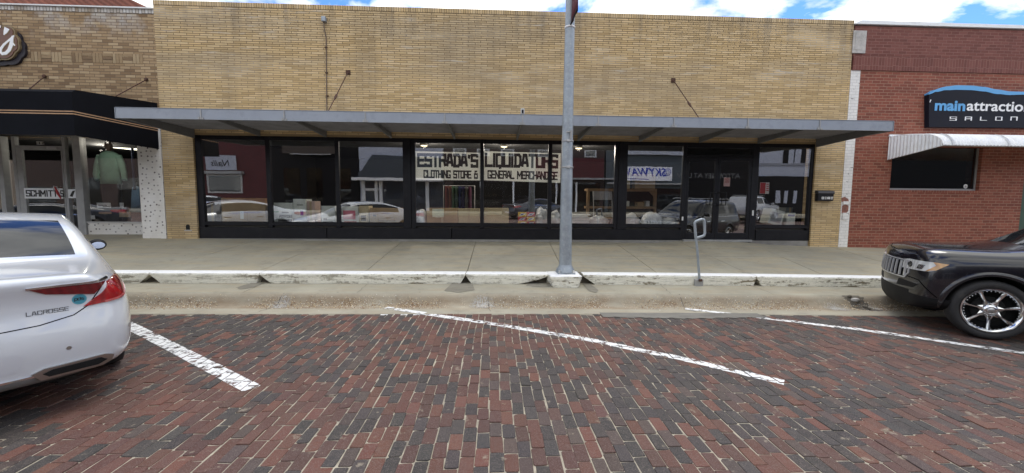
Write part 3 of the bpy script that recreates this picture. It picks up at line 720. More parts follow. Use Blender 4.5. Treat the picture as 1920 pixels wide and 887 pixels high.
# ------------------------------------------------------------------ yellow brick shop
YF = 10.25; YG = 10.36
XL, XR = -8.11, 9.165; OL, OR = -7.375, 8.395; ZL = 3.27; ZT = 6.245
yb = thing('brick_building', 'long yellow brick shop with black storefront windows under a flat grey canopy', 'building', (0, YF, gx(0)+.6))
mb = MB()
mb.box(XL, YF, ZL, XR, YF+.35, ZT)
mb.box(XL, YF, .40, OL, YF+.35, ZL-.0005); mb.box(OR, YF, .35, XR, YF+.35, ZL-.0005)
mb.box(XL, YF+.351, .3, XL+.3, 24, ZT-.3); mb.box(XR-.3, YF+.351, .3, XR, 24, ZT-.3)
mb.build('wall', M['yellow'], yb)
MB().box(XL-.005, YF-.006, ZT+.002, XR+.004, YF+.37, 6.355).build('coping', M['yellow_coping'], yb, bevel=.006)
MB().box(XL+.31, YF+.36, 5.5, XR-.31, 23.9, 5.6).build('roof', plain('roof_felt', (.12, .12, .12), .9), yb)
MB().box(OL+.01, YF+.005, ZL-.035, OR-.01, YF+.14, ZL-.002).build('lintel_angle', plain('lintel_paint', (.30, .21, .11), .7), yb)
# concrete base strip
mb = MB(); xs = strip_xs(OL+.02, OR-.02, .6); vs = []
for x in xs: vs += [(x, YF+.055, .3), (x, YF+.055, .688), (x, YF+.5, .69)]
mb.add(vs, [(i*3+k, (i+1)*3+k, (i+1)*3+k+1, i*3+k+1) for i in range(len(xs)-1) for k in range(2)]); mb.build('base_strip', M['base'], yb)
def X(px, py=340, Y=YG-.03): return W(px, py, Y)[0]
GT, GB = 3.135, 1.095
fr = MB(); y0, y1 = YG-.045, YG+.05
DX0, DX1 = X(1283), X(1412)
vert = [(X(368.5), X(381.5)), (X(500), X(508.5)), (X(629.5), X(636.5)), (X(756), X(770.5)), (X(771.6), X(779)), (X(900.5), X(907)), (X(1027.5), X(1034.5)), (X(1152), X(1158)), (X(1159), X(1175.5)), (X(1279), X(1286)), (X(1408.5), X(1421)), (X(1517.5), X(1531))]
panes = []
for k, (a, b) in enumerate(vert):
    zb = .70 if k in (9, 10) else .97
    dy = .012 if k in (3, 8, 0, 11) else 0
    fr.box(a, y0-dy, zb, b, y1, ZL-.037)
openings = [(0, 1), (1, 2), (2, 3), (4, 5), (5, 6), (6, 7), (8, 9), (10, 11)]
for a, b in openings:
    xa, xb = vert[a][1]+.0005, vert[b][0]-.0005
    fr.box(xa, y0, GT, xb, y1, ZL-.038); fr.box(xa, y0-.006, GB-.075, xb, y1, GB)
    fr.box(xa, y0+.012, GB, xb, y0+.03, GB+.018)     # slim glazing stop
    panes.append((xa, xb))
fr.box(vert[3][1]+.0004, y0+.01, .97, vert[4][0]-.0004, y1, ZL-.038)
fr.box(vert[7][1]+.0004, y0+.01, .97, vert[8][0]-.0004, y1, ZL-.038)
zt0, zt1 = W(1345, 291, YG)[1], W(1345, 278, YG)[1]
fr.box(vert[9][1]+.0005, y0, zt1, vert[10][0]-.0005, y1, ZL-.038); fr.box(vert[9][1]+.0005, y0, zt0-.05, vert[10][0]-.0005, y1, zt0)
fr.build('storefront_frame', M['black_metal'], yb, bevel=.004)
for xa, xb in panes: pane_tilt(xa-.01, xb+.01, GB-.01, GT+.01, YG-.003).build('window_pane', M['glass'], yb)
MB().box(vert[9][1]-.005, YG-.003, zt0-.01, vert[10][0]+.005, YG+.003, zt1+.01).build('transom_pane', M['glass2'], yb)
pn = [(vert[0][0], X(610.5)), (X(611.3), X(846.5)), (X(847.3), X(1075)), (X(1075.8), vert[9][0]-.003), (vert[10][1]+.003, vert[11][1])]
for a, b in pn: MB().box(a+.003, YF+.045, .692, b-.003, y1, .968).build('bulkhead_panel', M['black_metal'], yb, bevel=.004)
# doors
dm = (X(1345)); 
def shopdoor(xa, xb, hinge):
    d = MB(); z0, z1 = .715, zt0-.055; st = .075
    d.box(xa, y0+.008, z0, xa+st, y0+.055, z1); d.box(xb-st, y0+.008, z0, xb, y0+.055, z1)
    d.box(xa+st+.0004, y0+.008, z0, xb-st-.0004, y0+.055, z0+.17); d.box(xa+st+.0004, y0+.008, z1-.09, xb-st-.0004, y0+.055, z1)
    do = d.build('door', M['black_metal'], yb, bevel=.003)
    pane_tilt(xa+st-.005, xb-st+.005, z0+.165, z1-.085, YG-.0).build('glass', M['glass'], do)
    hxx = xb-st*.5 if hinge < 0 else xa+st*.5; s_ = -1 if hinge < 0 else 1; 
    MB().tube([(hxx, y0+.008, 1.62), (hxx, y0-.06, 1.62), (hxx+s_*.17, y0-.06, 1.62), (hxx+s_*.17, y0-.06, 1.95), (hxx, y0-.06, 1.95), (hxx, y0+.008, 1.95)], .012, 8).build('handle', M['black_metal'], do)
shopdoor(vert[9][1]+.004, dm-.003, -1); shopdoor(dm+.003, vert[10][0]-.004, 1)
MB().box(DX0, YF-.02, .66, DX1, y1, .712).build('threshold', M['alu_grey'], yb)
MB().box(X(1280.5), y0-.022, W(1279, 410)[1]-.05, X(1283), y0-.0008, W(1279, 410)[1]+.05).build('door_hinge', M['white'], yb); MB().box(X(1412.5), y0-.022, W(1412, 398)[1]-.09, X(1415), y0-.0008, W(1412, 398)[1]+.05).build('door_hinge', M['white'], yb)

# rear of the room
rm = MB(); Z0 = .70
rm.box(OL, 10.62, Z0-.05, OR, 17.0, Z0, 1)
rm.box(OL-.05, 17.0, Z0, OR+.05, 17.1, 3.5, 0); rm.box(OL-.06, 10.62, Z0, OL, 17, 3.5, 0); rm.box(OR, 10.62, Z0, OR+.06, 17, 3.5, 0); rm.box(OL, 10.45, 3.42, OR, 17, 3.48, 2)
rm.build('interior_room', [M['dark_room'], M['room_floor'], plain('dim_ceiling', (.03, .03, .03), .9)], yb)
rm = MB(); rm.box(OL, YG+.06, GB-.13, X(1279), 11.3, GB-.06); rm.box(X(1421), YG+.06, GB-.13, OR, 11.2, GB-.06)
rm.box(OL+.001, 11.26, Z0, X(1279)-.01, 11.299, GB-.131); rm.build('display_shelf', plain('display_floor', (.16, .15, .13), .8), yb)
ZS = GB-.058
# weep hole and chipped brick on the left pier
mb = MB(); cx_, cz_ = W(352.5, 427)
mb.lathe([(0, -.002), (.048, -.002), (.05, .0), (.05, .002)], (cx_, YF-.002, cz_+.03), 'y', 20); mb.box(cx_-.048, YF-.0046, cz_-.05, cx_+.048, YF-.0014, cz_+.03); mb.build('weep_hole', plain('hole_black', (.01, .01, .008), .9), yb)
mb = MB(); mb.box(cx_-.09, YF-.005, cz_-.085, cx_+.09, YF+.001, cz_-.052); mb.build('mortar_patch', M['rubble'], yb)

# ------------------------------------------------------------------ flat canopy
Yc = -7.4/W(217, 211, 1.)[0]; Yc2 = 8.40/W(1675, 237, 1.)[0]; YC = (Yc+Yc2)/2
zc1 = (W(216, 201, YC)[1]+W(1675, 228, YC)[1])/2; zc0 = (W(218, 221, YC)[1]+W(1675, 246.5, YC)[1])/2
CL, CR = W(216.5, 211, YC)[0], W(1675, 237, YC)[0]
print('canopy', Yc, Yc2, zc0, zc1, CL, CR)
cp = thing('canopy', 'long flat grey metal canopy hung over the black storefront by rusty rods', 'canopy', ((CL+CR)/2, YF, zc0))
mb = MB(); nx_ = int((CR-CL)/.05); tops_ = []
mb.box(CL+.01, YC+.03, zc1-.05, CR-.01, YF-.004, zc1-.035); mb.build('deck', M['dark_soffit'], cp)
fs_px = [377, 533, 685, 834, 980, 1122, 1264, 1403, 1538]
fx_ = [CL]+[W(p, 220, YC)[0] for p in fs_px]+[CR]
for a, b in zip(fx_[:-1], fx_[1:]):
    j = random.uniform(-.002, .002)
    MB().box(a+.003, YC+j, zc0+j, b-.003, YC+.025, zc1+j).build('fascia', M['grey_metal'], cp, bevel=.004)
for sx_, x0 in ((-1, CL), (1, CR)): MB().box(x0-.012 if sx_ < 0 else x0+.001, YC-.004, zc0, x0-.001 if sx_ < 0 else x0+.012, YF-.005, zc1).build('side_fascia', M['grey_metal'], cp)
mb = MB(); mb.box(CL, YC-.008, zc1+.001, CR, YC+.07, zc1+.009); mb.build('drip_edge', M['grey_metal'], cp)
for x in fx_[1:-1]:
    mb = MB(); mb.box(x-.012, YC-.012, zc0+.004, x+.012, YC-.0035, zc1); mb.box(x-.05, YC-.016, zc0+.004, x-.02, YC-.0035, zc0+.05); mb.box(x+.02, YC-.016, zc0+.004, x+.05, YC-.0035, zc0+.04); mb.build('seam_clip', M['alu_grey'], cp)
    b = MB(); b.prism([(YF-.006, zc1-.052), (YC+.05, zc1-.052), (YC+.05, zc1-.11), (YF-.006, zc1-.20)], x-.02, x+.02, axis='x'); b.build('joist', M['joist'], cp)
for x in (CL+.04, CR-.04): b = MB(); b.prism([(YF-.006, zc1-.052), (YC+.05, zc1-.052), (YC+.05, zc0+.02), (YF-.006, zc0-.06)], x-.028, x+.028, axis='x'); b.build('joist', M['joist'], cp)
for k in range(1, 16):           # corrugation ribs of the deck, seen from below
    y = YC+(YF-YC)*k/16; MB_ = MB(); MB_.box(CL+.07, y-.03, zc1-.066, CR-.07, y+.03, zc1-.0505); MB_.build('deck_rib', M['dark_soffit'], cp)
for pw, pe in (((653, 136), (612, 200)), ((1262, 151), (1315, 217))):
    xw, zw = W(*pw, YF); ye = YC+.35; xe, ze = W(*pe, ye)
    rod = MB(); rod.tube([(xw, YF-.02, zw), (xe, ye, zc1+.01)], .011, 8); 
    p = Vector((xw, YF-.02, zw)).lerp(Vector((xe, ye, zc1)), .55); q = Vector((xw, YF-.02, zw)).lerp(Vector((xe, ye, zc1)), .68); rod.tube([p, p.lerp(q, .3), p.lerp(q, .7), q], [.012, .026, .026, .012], 8)
    ro = rod.build('tie_rod', M['rust'], cp)
    MB().box(xw-.055, YF-.022, zw-.055, xw+.055, YF-.001, zw+.055).build('wall_plate', M['rust'], ro, bevel=.004)
# conduit and sensor on the wall
cx0, cz0 = W(609, 38); cd_ = thing('conduit', 'thin rusty conduit with a small grey box near the parapet', 'conduit', (cx0, YF, zc1))
MB().tube([(cx0, YF-.06, cz0-.02), (cx0, YF-.05, cz0-.2), (W(612, 70)[0], YF-.018, cz0-.42), (W(612.5, 200)[0], YF-.018, zc1+.03)], .012, 8).build('pipe', plain('old_conduit', (.13, .095, .07), .7, var=.5, scale=8), cd_)
mb = MB(); mb.box(cx0-.05, YF-.10, cz0-.06, cx0+.05, YF-.001, cz0+.06); mb.build('junction_box', M['galv'], cd_, bevel=.01)
for z in (4.2, 4.75, 5.35): MB().box(W(612.5, 120)[0]-.03, YF-.035, z, W(612.5, 120)[0]+.03, YF-.001, z+.02).build('clip', M['rust'], cd_)
lx, lz = W(980, 207, YC); lt = thing('wall_sensor', 'small pale box clamped on top of the canopy edge near its middle', 'sensor', (lx, YC, zc1))
MB().box(lx-.04, YC+.0, zc1+.012, lx+.04, YC+.07, zc1+.13).build('housing', M['alu'], lt, bevel=.012, seg=2); MB().box(lx-.02, YC-.004, zc1+.03, lx+.02, YC-.0005, zc1+.10).build('lens', M['sign_black'], lt)

# ------------------------------------------------------------------ window signs inside the yellow shop
def papersign(px0, px1, pt, pb, Y, lab, lines, name='paper_sign'):
    xa, za = W(px0, pt[0], Y); xb, zb_ = W(px1, pt[1], Y); _, zc_ = W(px0, pb[0], Y); _, zd = W(px1, pb[1], Y)
    sgn = thing(name, lab, 'sign', ((xa+xb)/2, Y, min(zc_, zd)))
    MB().prism([(xa, zc_), (xb, zd), (xb, zb_), (xa, za)], Y, Y+.004).build('sheet', M['paper'], sgn)
    mbl = MB()
    for (t_, x0, x1, y0_, y1_, th, gp) in lines:
        a, c1 = W(x0, y0_[0], Y); b, c2 = W(x1, y0_[1], Y); _, c3 = W(x0, y1_[0], Y)
        write(mbl, t_, a, b, c3, c1, Y, th=th, gap=gp, slopez=(c2-c1)/(b-a))
    mbl.build('lettering', M['black_ink'], sgn)
YS = YG+.012
papersign(778.5, 901.5, (283.5, 286.5), (337, 338.5), YS, "pale paper window sign reading ESTRADA'S, CLOTHING STORE &", [("ESTRADA'S", 782, 897, (287, 288.5), (313.5, 315), 1.35, .95), ('CLOTHING STORE &', 794, 896, (318.5, 320), (334, 335), 1.25, .95)])
papersign(907.5, 1051.5, (283.5, 287.5), (338, 343), YS, "pale paper window sign reading LIQUIDATORS, GENERAL MERCHANDISE", [("LIQUIDATORS", 909, 1047, (286.5, 289.5), (313.5, 315.5), 1.3, 1.0), ('GENERAL MERCHANDISE', 914, 1046, (319, 322), (335, 338), 1.2, .9)])
# ------------------------------------------------------------------ goods behind the glass
def carton(px0, px1, pt, Y, mat, lab, cat='box', deep=.35, flap=True, group=None, art=None, rot=0):
    xa, zt_ = W(px0, pt, Y); xb, _ = W(px1, pt, Y); zb = ZS
    c = thing('carton', lab, cat, ((xa+xb)/2, Y, zb), 0, group)
    MB().box(xa, Y, zb+.003, xb, Y+deep, zt_).build('box_body', mat, c, bevel=.006)
    mb = MB(); mb.box((xa+xb)/2-.03, Y-.0015, zb+.01, (xa+xb)/2+.03, Y-.0004, zt_-.004) if art is None and flap else None
    if art is None and flap: mb.build('tape', plain('packing_tape', (.40, .31, .18), .35), c)
    if art:
        for (nm, t_, fx0, fx1, fz0, fz1, mt, th) in art:
            m_ = MB(); x0, x1 = xa+(xb-xa)*fx0, xa+(xb-xa)*fx1; z0, z1 = zb+(zt_-zb)*fz0, zb+(zt_-zb)*fz1
            if t_: write(m_, t_, x0, x1, z0, z1, Y-.0006, th=th)
            else: m_.box(x0, Y-.0028, z0, x1, Y-.0008, z1)
            m_.build(nm, mt, c)
    c.rotation_euler = (0, 0, rot)
    return c
INK = M['black_ink']; RED = plain('red_print', (.42, .03, .035), .6); YEL = plain('yellow_print', (.62, .42, .05), .6); BLU = plain('blue_print', (.03, .06, .32), .6); PNK = plain('pink_print', (.55, .12, .17), .6); GRN = plain('green_print', (.06, .25, .10), .6)
Y1 = 10.50
carton(414, 497, 371, Y1, M['cardboard'], 'long brown carton at the far left of the black shop window', art=[('label', None, .42, .5, .2, .5, M['wboard'], 1)])
carton(383, 412, 382, Y1+.1, plain('grey_board', (.22, .21, .21), .8), 'grey box squeezed against the left end of the shop window')
carton(511, 548, 380, Y1, M['wboard'], 'white produce carton printed POTATOES in black', art=[('print', 'POTATOES', .32, .98, .30, .44, INK, 1.3), ('print', None, .45, .8, .52, .58, INK, 1.2), ('label', None, .25, .95, .02, .24, INK, 1), ('print', None, .05, .3, .55, .62, GRN, 1)])
carton(549, 573, 373, Y1+.05, M['wboard'], 'taller white carton right beside the one printed POTATOES', art=[('label', None, .55, .8, .35, .55, BLU, 1), ('print', None, .3, .8, .75, .78, INK, 1)])
carton(574, 590, 377, Y1+.12, plain('pinkish_board', (.48, .36, .31), .8), 'narrow pinkish carton between two white cartons')
carton(602, 628, 386, Y1, M['wboard'], 'low white carton touching the mullion right of the pink one', art=[('print', None, .1, .85, .12, .18, INK, 1), ('print', None, .15, .4, .25, .35, INK, 1)])
carton(638, 671, 387, Y1, M['wboard'], 'white carton with a big red print in the third window', art=[('print', None, .15, .85, .3, .78, PNK, 1), ('print', None, .2, .9, .08, .20, RED, 1.2)])
carton(673, 691, 386, Y1+.05, M['cardboard_light'], 'pale narrow carton right of the one with red print', art=[('print', None, .2, .7, .2, .5, INK, 1)])
carton(693, 755, 390, Y1, M['cardboard'], 'brown carton at the right end of the third window', art=[('print', None, .25, .8, .22, .26, INK, 1), ('print', None, .1, .2, .5, .6, INK, 1)])
carton(800, 858, 390, Y1+.06, M['cardboard'], 'brown carton carrying a pale taped notice below the sign', flap=True)
carton(859, 899, 391, Y1+.1, M['cardboard_light'], 'lighter brown carton left of the middle mullion under the first sign')
carton(908, 954, 390, Y1+.04, M['cardboard_light'], 'light brown carton right of the middle mullion under the second sign', art=[('print', None, .1, .7, .55, .6, M['cardboard'], 1)])
nx, nz = W(821, 400, Y1); n0 = thing('notice', 'pale blank notice taped low inside the fourth window', 'notice', (nx, YS, nz))
a, b = W(810.5, 391.5, YS), W(832, 408, YS); MB().prism([(a[0], b[1]+.02), (a[0]+.12, b[1]), (b[0], b[1]+.01), (b[0], a[1]), (a[0], a[1])], YS, YS+.002).build('sheet', plain('cream_sheet', (.62, .63, .48), .9), n0)
# colourful snack packs
k = 0
snack_labels = ['yellow and red snack pack at the lower left of the stack', 'yellow and red snack pack at the lower right of the stack', 'red snack pack at the middle left of the stack', 'red snack pack at the middle right of the stack', 'topmost left snack pack under the second sign', 'topmost right snack pack under the second sign']
for r_ in range(3):
    for c_ in range(2):
        xa, za = W(972+c_*16, 415-r_*9, Y1); xb, zb = W(987.5+c_*16, 406.6-r_*9, Y1)
        t_ = thing('snack_pack', snack_labels[k], 'snack pack', ((xa+xb)/2, Y1, za), 0, 'snack packs stacked in the shop window'); k += 1
        zz0 = ZS+r_*(zb-za)+.002; zz1 = zz0+(zb-za)-.003
        MB().box(xa, Y1, zz0, xb, Y1+.2, zz1).build('pack', RED if (r_+c_) % 2 else YEL, t_, bevel=.008)
        mb = MB(); mb.prism([(xa+.01, zz0+.02), (xa+.14, zz0+.035), (xa+.2, zz1-.02), (xa+.07, zz1-.03)], Y1-.002, Y1-.0006); mb.build('logo_panel', M['white'], t_)
        mb = MB(); mb.prism([(xa+.04, zz0+.035), (xa+.12, zz0+.05), (xa+.15, zz1-.04), (xa+.08, zz1-.045)], Y1-.004, Y1-.0025); mb.build('logo', BLU, t_)
def bag(px, py, wpx, hpx, Y, lab, mat=None, group='plastic bags heaped in the shop windows', text=None):
    x, z = W(px, py, Y); ww = wpx/FPX*Y/2; hh = hpx/FPX*Y
    bm = bmesh.new(); bmesh.ops.create_icosphere(bm, subdivisions=4, radius=1)
    from mathutils import noise as mn
    sd_ = Vector((px, py, 0))
    for v_ in bm.verts:
        d = v_.co.copy(); f = 1+.22*mn.noise(d*2.1+sd_)+.12*abs(mn.noise(d*6+sd_))+.05*mn.noise(d*14+sd_)
        v_.co = Vector((d.x*ww*f, d.y*.2*f, max(-.42, d.z)*hh*.72*f+hh*.31))
    me = bpy.data.meshes.new('plastic_bag'); bm.to_mesh(me); bm.free(); me.materials.append(mat or M['poly'])
    me.polygons.foreach_set('use_smooth', [True]*len(me.polygons))
    o = bpy.data.objects.new('plastic_bag', me); COL.objects.link(o); o.location = (x, Y+.2, ZS)
    tag(o, lab, 'bag', group)
    return o
bag(787, 402, 20, 28, Y1, 'grey white bag at the left edge of the fourth window')
bag(1017, 402, 26, 32, Y1, 'crumpled clear bag just right of the snack packs')
bag(1043, 402, 18, 28, Y1, 'bag of folded cloths directly left of the street pole')
bag(1125, 408, 40, 18, Y1+.1, 'low limp clear bag right of the stack of folded cloths')
bag(1186, 408, 34, 24, Y1, 'leftmost bag in the window beside the doors')
bag(1228, 407, 38, 26, Y1, 'bag with blue printing in the window beside the doors')
bag(1260, 412, 36, 16, Y1, 'low bag nearest the double doors')
x0_, z0_ = W(1228, 408, Y1-.04); 
st = thing('cloth_stack', 'stack of white folded cloths on the window ledge right of the street pole', 'cloths', (W(1088, 415, Y1)[0], Y1, ZS))
for k in range(8):
    xa = W(1072+random.uniform(-3, 2), 400, Y1)[0]; xb = W(1105+random.uniform(-3, 3), 400, Y1)[0]; MB().box(xa, Y1+random.uniform(0, .03), ZS+.003+k*.04, xb, Y1+.3, ZS+.037+k*.04).build('folded_cloth', M['poly'] if k % 2 else M['white'], st, bevel=.014, seg=2)
# shelving unit further inside
sx0, sz0 = W(1176, 352, 11.9); sx1 = W(1232, 352, 11.9)[0]
sh = thing('shelf_unit', 'wooden shelf unit with goods standing inside the window left of the doors', 'shelf', ((sx0+sx1)/2, 11.9, Z0))
zs1 = W(1176, 354, 11.9)[1]; zs2 = W(1176, 387, 11.9)[1]
mb = MB(); mb.box(sx0-1.2, 11.9, zs1-.07, sx1, 12.3, zs1); mb.box(sx0-1.2, 11.9, zs2-.07, sx1, 12.3, zs2); mb.build('shelf_board', M['wood'], sh)
for xx in (sx0-1.2, sx1-.07): MB().box(xx, 11.901, Z0, xx+.07, 12.0, zs1-.071).build('post', M['wood'], sh)
mb = MB(); mb.prism([(sx1-.07, zs1-.08), (sx1-.07, zs1-.25), (sx1-.25, zs1-.08)], 11.89, 11.898); mb.build('brace', M['wood'], sh)
for k, (dx, wv, hh, yy, zb, mt, lb) in enumerate([(-.25, .35, .5, 11.95, zs1, 'cardboard_light', 'pale carton on the left of the top shelf inside the shop'), (.25, .62, .45, 11.95, zs1, 'cardboard', 'wide brown carton on top of the shelf unit inside the shop'), (-.1, .2, .16, 11.95, zs2, 'wboard', 'small white box on the lower shelf inside the shop'), (.35, .2, .14, 11.95, zs2, 'cardboard', 'small brown box on the lower shelf inside the shop'), (.62, .1, .17, 11.95, zs2, 'poly', 'pale jar shaped tub at the right of the lower shelf')]):
    MBx = MB(); MBx.box(sx0+dx, yy, zb+.002, sx0+dx+wv, yy+.25, zb+hh); tag(MBx.build('stored_box', M[mt], bevel=.006), lb, 'box')
# clothes on a rack inside
rk = thing('clothes_rail', 'rail of coloured clothes hanging deep inside the fourth window', 'rail', (W(850, 380, 12.4)[0], 12.4, Z0))
xa, za = W(832, 348, 12.4); xb, _ = W(890, 348, 12.4)
MB().tube([(xa, 12.4, Z0), (xa, 12.4, za), (xb, 12.4, za), (xb, 12.4, Z0)], .015, 8).build('rail', M['alu_grey'], rk)
for k, c in enumerate([(.30, .05, .03), (.35, .12, .05), (.08, .25, .12), (.20, .32, .25), (.05, .08, .25), (.08, .07, .2), (.3, .3, .28), (.2, .05, .12)]):
    x = xa+.1+k*.1; mb = MB(); mb.prism([(x-.035, za-.03), (x+.035, za-.03), (x+.045, za-.85), (x-.045, za-.85)], 12.2, 12.6); mb.build('garment', plain('garment%d' % k, tuple(q*.35 for q in c), .9), rk, bevel=.02)
for n_, (px, py, Y, lb) in enumerate([(795, 273, 12.2, 'warm ceiling lamp above the first paper sign'), (945, 275, 12.2, 'warm ceiling lamp above the second paper sign'), (1085, 278, 12.2, 'warm ceiling lamp seen right of the street pole')]):
    x, z = W(px, py, Y); l_ = thing('ceiling_lamp', lb, 'lamp', (x, Y, z), 0, 'ceiling lamps inside the shop')
    MB().lathe([(0, .05), (.10, .05), (.13, .0), (.10, -.03)], (x, Y, z+.03), 'z', 20).build('shade', M['alu_grey'], l_)
    MB().lathe([(0, -.02), (.09, -.015), (.10, .01), (0, .012)], (x, Y, z), 'z', 20).build('bulb', M['lamp'], l_)
    MB().tube([(x, Y, z+.08), (x, Y, 3.42)], .008, 6).build('stem', M['alu_grey'], l_)
    pl_ = bpy.data.lights.new('lamp_light', 'POINT'); pl_.energy = 55; pl_.color = (1, .9, .78); pl_.shadow_soft_size = .03; po = bpy.data.objects.new('lamp_light', pl_); COL.objects.link(po); po.location = (x, Y, z-.06)
# notices on the door and right window
def notice(px0, py0, px1, py1, lab, base, lines=(), tilt=0, Y=YS-.024):
    a = W(px0, py0, Y); b = W(px1, py1, Y); t_ = thing('notice', lab, 'notice', ((a[0]+b[0])/2, Y, b[1]))
    MB().box(a[0], Y, b[1], b[0], Y+.002, a[1]).build('sheet', base, t_)
    mb = MB()
    for (u0, u1, v0, v1) in lines: mb.box(a[0]+(b[0]-a[0])*u0, Y-.0015, a[1]-(a[1]-b[1])*v1, a[0]+(b[0]-a[0])*u1, Y-.0002, a[1]-(a[1]-b[1])*v0)
    if lines: mb.build('print', RED, t_)
notice(1357.5, 333, 1368.5, 349.5, 'pinkish notice taped to the right hand black door', plain('pink_sheet', (.66, .45, .42), .9), [(.15, .85, .12, .2), (.2, .8, .3, .34), (.2, .8, .42, .46), (.2, .8, .54, .58)])
notice(1425.5, 342, 1441.5, 363.5, 'red and white opening hours notice in the right hand window', plain('hours_sheet', (.6, .58, .56), .9), [(.02, .60, .02, .98), (.68, .95, .12, .2), (.68, .95, .3, .38), (.68, .95, .48, .56), (.68, .95, .66, .74)], Y=YS)
c = carton(1440, 1466, 397, Y1+.05, M['wboard'], 'tilted white framed box leaning in the right hand window', flap=False, art=[('panel', None, .12, .88, .18, .82, plain('grey_print', (.28, .29, .30), .7), 1)])
c.rotation_euler = (0, R(14), 0); c.location.z += .06
carton(1476, 1492, 399, Y1+.05, M['wboard'], 'upright white box beside the tilted one', flap=False, art=[('print', None, .1, .9, .75, .9, BLU, 1)])
carton(1474, 1490, 389, Y1+.45, plain('dull_box', (.18, .2, .19), .8), 'dull green box behind the upright white box')
ch = thing('folding_chair', 'dark metal chair standing inside the sixth window', 'chair', (W(1135, 415, 11.6)[0], 11.6, Z0))
xa = W(1115, 380, 11.6)[0]; xb = W(1150, 380, 11.6)[0]
for x in (xa, xb):
    MB().tube([(x, 11.6, Z0), (x, 11.72, 1.6), (x, 11.8, 2.0)], .014, 8).build('leg', M['alu_grey'], ch); MB().tube([(x, 12.1, Z0), (x, 11.65, 1.25)], .014, 8).build('leg', M['alu_grey'], ch)
MB().box(xa, 11.62, 1.2, xb, 12.0, 1.24).build('seat', M['cardboard'], ch); MB().box(xa, 11.77, 1.75, xb, 11.8, 2.0).build('backrest', M['alu_grey'], ch)

# ------------------------------------------------------------------ mailbox
mx0, mz1 = W(1533.5, 357.5, YF-.1); mx1, mz0 = W(1563, 377.5, YF-.1)
mlb = thing('mailbox', 'black wall mailbox with white street number on the yellow pier', 'mailbox', ((mx0+mx1)/2, YF, mz0))
mb = MB(); mb.prism([(YF-.002, mz0), (YF-.105, mz0+.01), (YF-.11, mz1-.07), (YF-.002, mz1-.07)], mx0+.012, mx1-.012, axis='x'); mb.build('body', M['black_metal'], mlb, bevel=.006)
mb = MB(); mb.prism([(YF-.002, mz1-.068), (YF-.125, mz1-.085), (YF-.128, mz1-.06), (YF-.115, mz1-.02), (YF-.08, mz1), (YF-.002, mz1+.01)], mx0, mx1, axis='x'); mb.build('lid', plain('mailbox_lid', (.03, .03, .033), .3), mlb, bevel=.006)
mb = MB(); write(mb, '108 S MAIN ST', mx0+.10, mx1-.03, mz0+.05, mz0+.115, YF-.11, th=1.3, gap=1.5, thick=.002); mb.build('number', M['white'], mlb)

# ------------------------------------------------------------------ left shop (tan brick)
lb = thing('brick_building', 'tan mixed brick shop with black awning and aluminium storefront', 'building', (-11, YF, .6))
LBT = 6.04
mb = MB(); mb.box(-30, YF+.02, 3.22, XL-.012, YF+.4, LBT); mb.box(-30, YF+.401, .3, -29.7, 24, LBT-.2); mb.build('wall', M['brown'], lb)
t = NT('efflorescent_coping'); r1, r2, mk, u, v = bricks(t, .11, .072, .012, vert=True, offset=0., wob=0)
c_ = t.ramp(r1, [(0, (.28, .21, .14)), (.4, (.40, .35, .28)), (1, (.62, .60, .56))]); c_ = t.mix(t.ramp(t.noise(t.pos(), 1.4, 5), [(.42, 0.), (.6, .8)]), c_, (.64, .63, .60)); c_ = t.mix(mk, (.10, .08, .06), c_); t.pbsdf(col=c_, rough=.85, normal=t.bump(mk, .6, .008))
MB().box(-30, YF+.015, LBT+.001, XL-.013, YF+.41, LBT+.105).build('coping', t.mat, lb, bevel=.005)
MB().box(-30, YF-.03, LBT+.107, XL-.014, YF+.44, LBT+.135).build('flashing', M['white'], lb)
# woven brick band
bm_ = [plain('band_tan', (.30, .21, .115), .85), plain('band_brown', (.20, .13, .07), .85), plain('band_pale', (.37, .275, .16), .85)]
mb = MB(); zb0, zb1 = W(150, 117)[1], W(150, 98)[1]; x = W(-60, 105)[0]; k = 0
while x < W(250, 105)[0]:
    if k % 2:
        for i in range(3): mb.box(x+.005, YF+.012, zb0+(zb1-zb0)*i/3+.006, x+.225, YF+.021, zb0+(zb1-zb0)*(i+1)/3-.006, random.choice((0, 1, 2, 1)))
    else:
        for i in range(3): mb.box(x+.077*i+.005, YF+.012, zb0+.006, x+.077*(i+1)-.006, YF+.021, zb1-.006, random.choice((0, 0, 1, 2)))
    x += .232; k += 1
mb.build('woven_brick_band', bm_, lb)
# tiled pier and narrow white pilaster
def mat_dots(name, rows=True):
    t = NT(name); x, y, z = t.sxyz(t.pos()); u = t.math('ADD', x, y)
    v = t.cxyz(t.math('MULTIPLY', u, 7.6), t.math('MULTIPLY', z, 7.6), 0.)
    vo = t.n('ShaderNodeTexVoronoi', {'Vector': v, 'Scale': 1., 'Randomness': .75}, feature='F1', voronoi_dimensions='2D')
    dot = t.ramp(vo.outputs['Distance'], [(.13, 1.), (.17, 0.)]); shade = t.sxyz(vo.outputs['Color'])[0]
    lines = t.math('FRACT', t.math('MULTIPLY', z, 16.)); ln = t.ramp(lines, [(.0, .35), (.08, 0.)])
    c = t.mix(t.ramp(t.noise(t.pos(), 2.2, 6), [(.35, 0.), (.7, 1.)]), (.66, .63, .57), (.80, .78, .74))
    c = t.mix(ln, c, (.30, .28, .25)); c = t.mix(t.math('MULTIPLY', dot, t.math('ADD', .35, t.math('MULTIPLY', shade, .65))), c, (.06, .035, .035))
    t.pbsdf(col=c, rough=.55); return t.mat
M['dots'] = mat_dots('dotted_panel')
px0 = W(261, 340, YF+.02)[0]; px1 = W(297, 340, YF+.02)[0]
MB().box(px0, YF+.018, .45, px1-.002, YF+.6, 3.215).build('tiled_pier', M['dots'], lb)
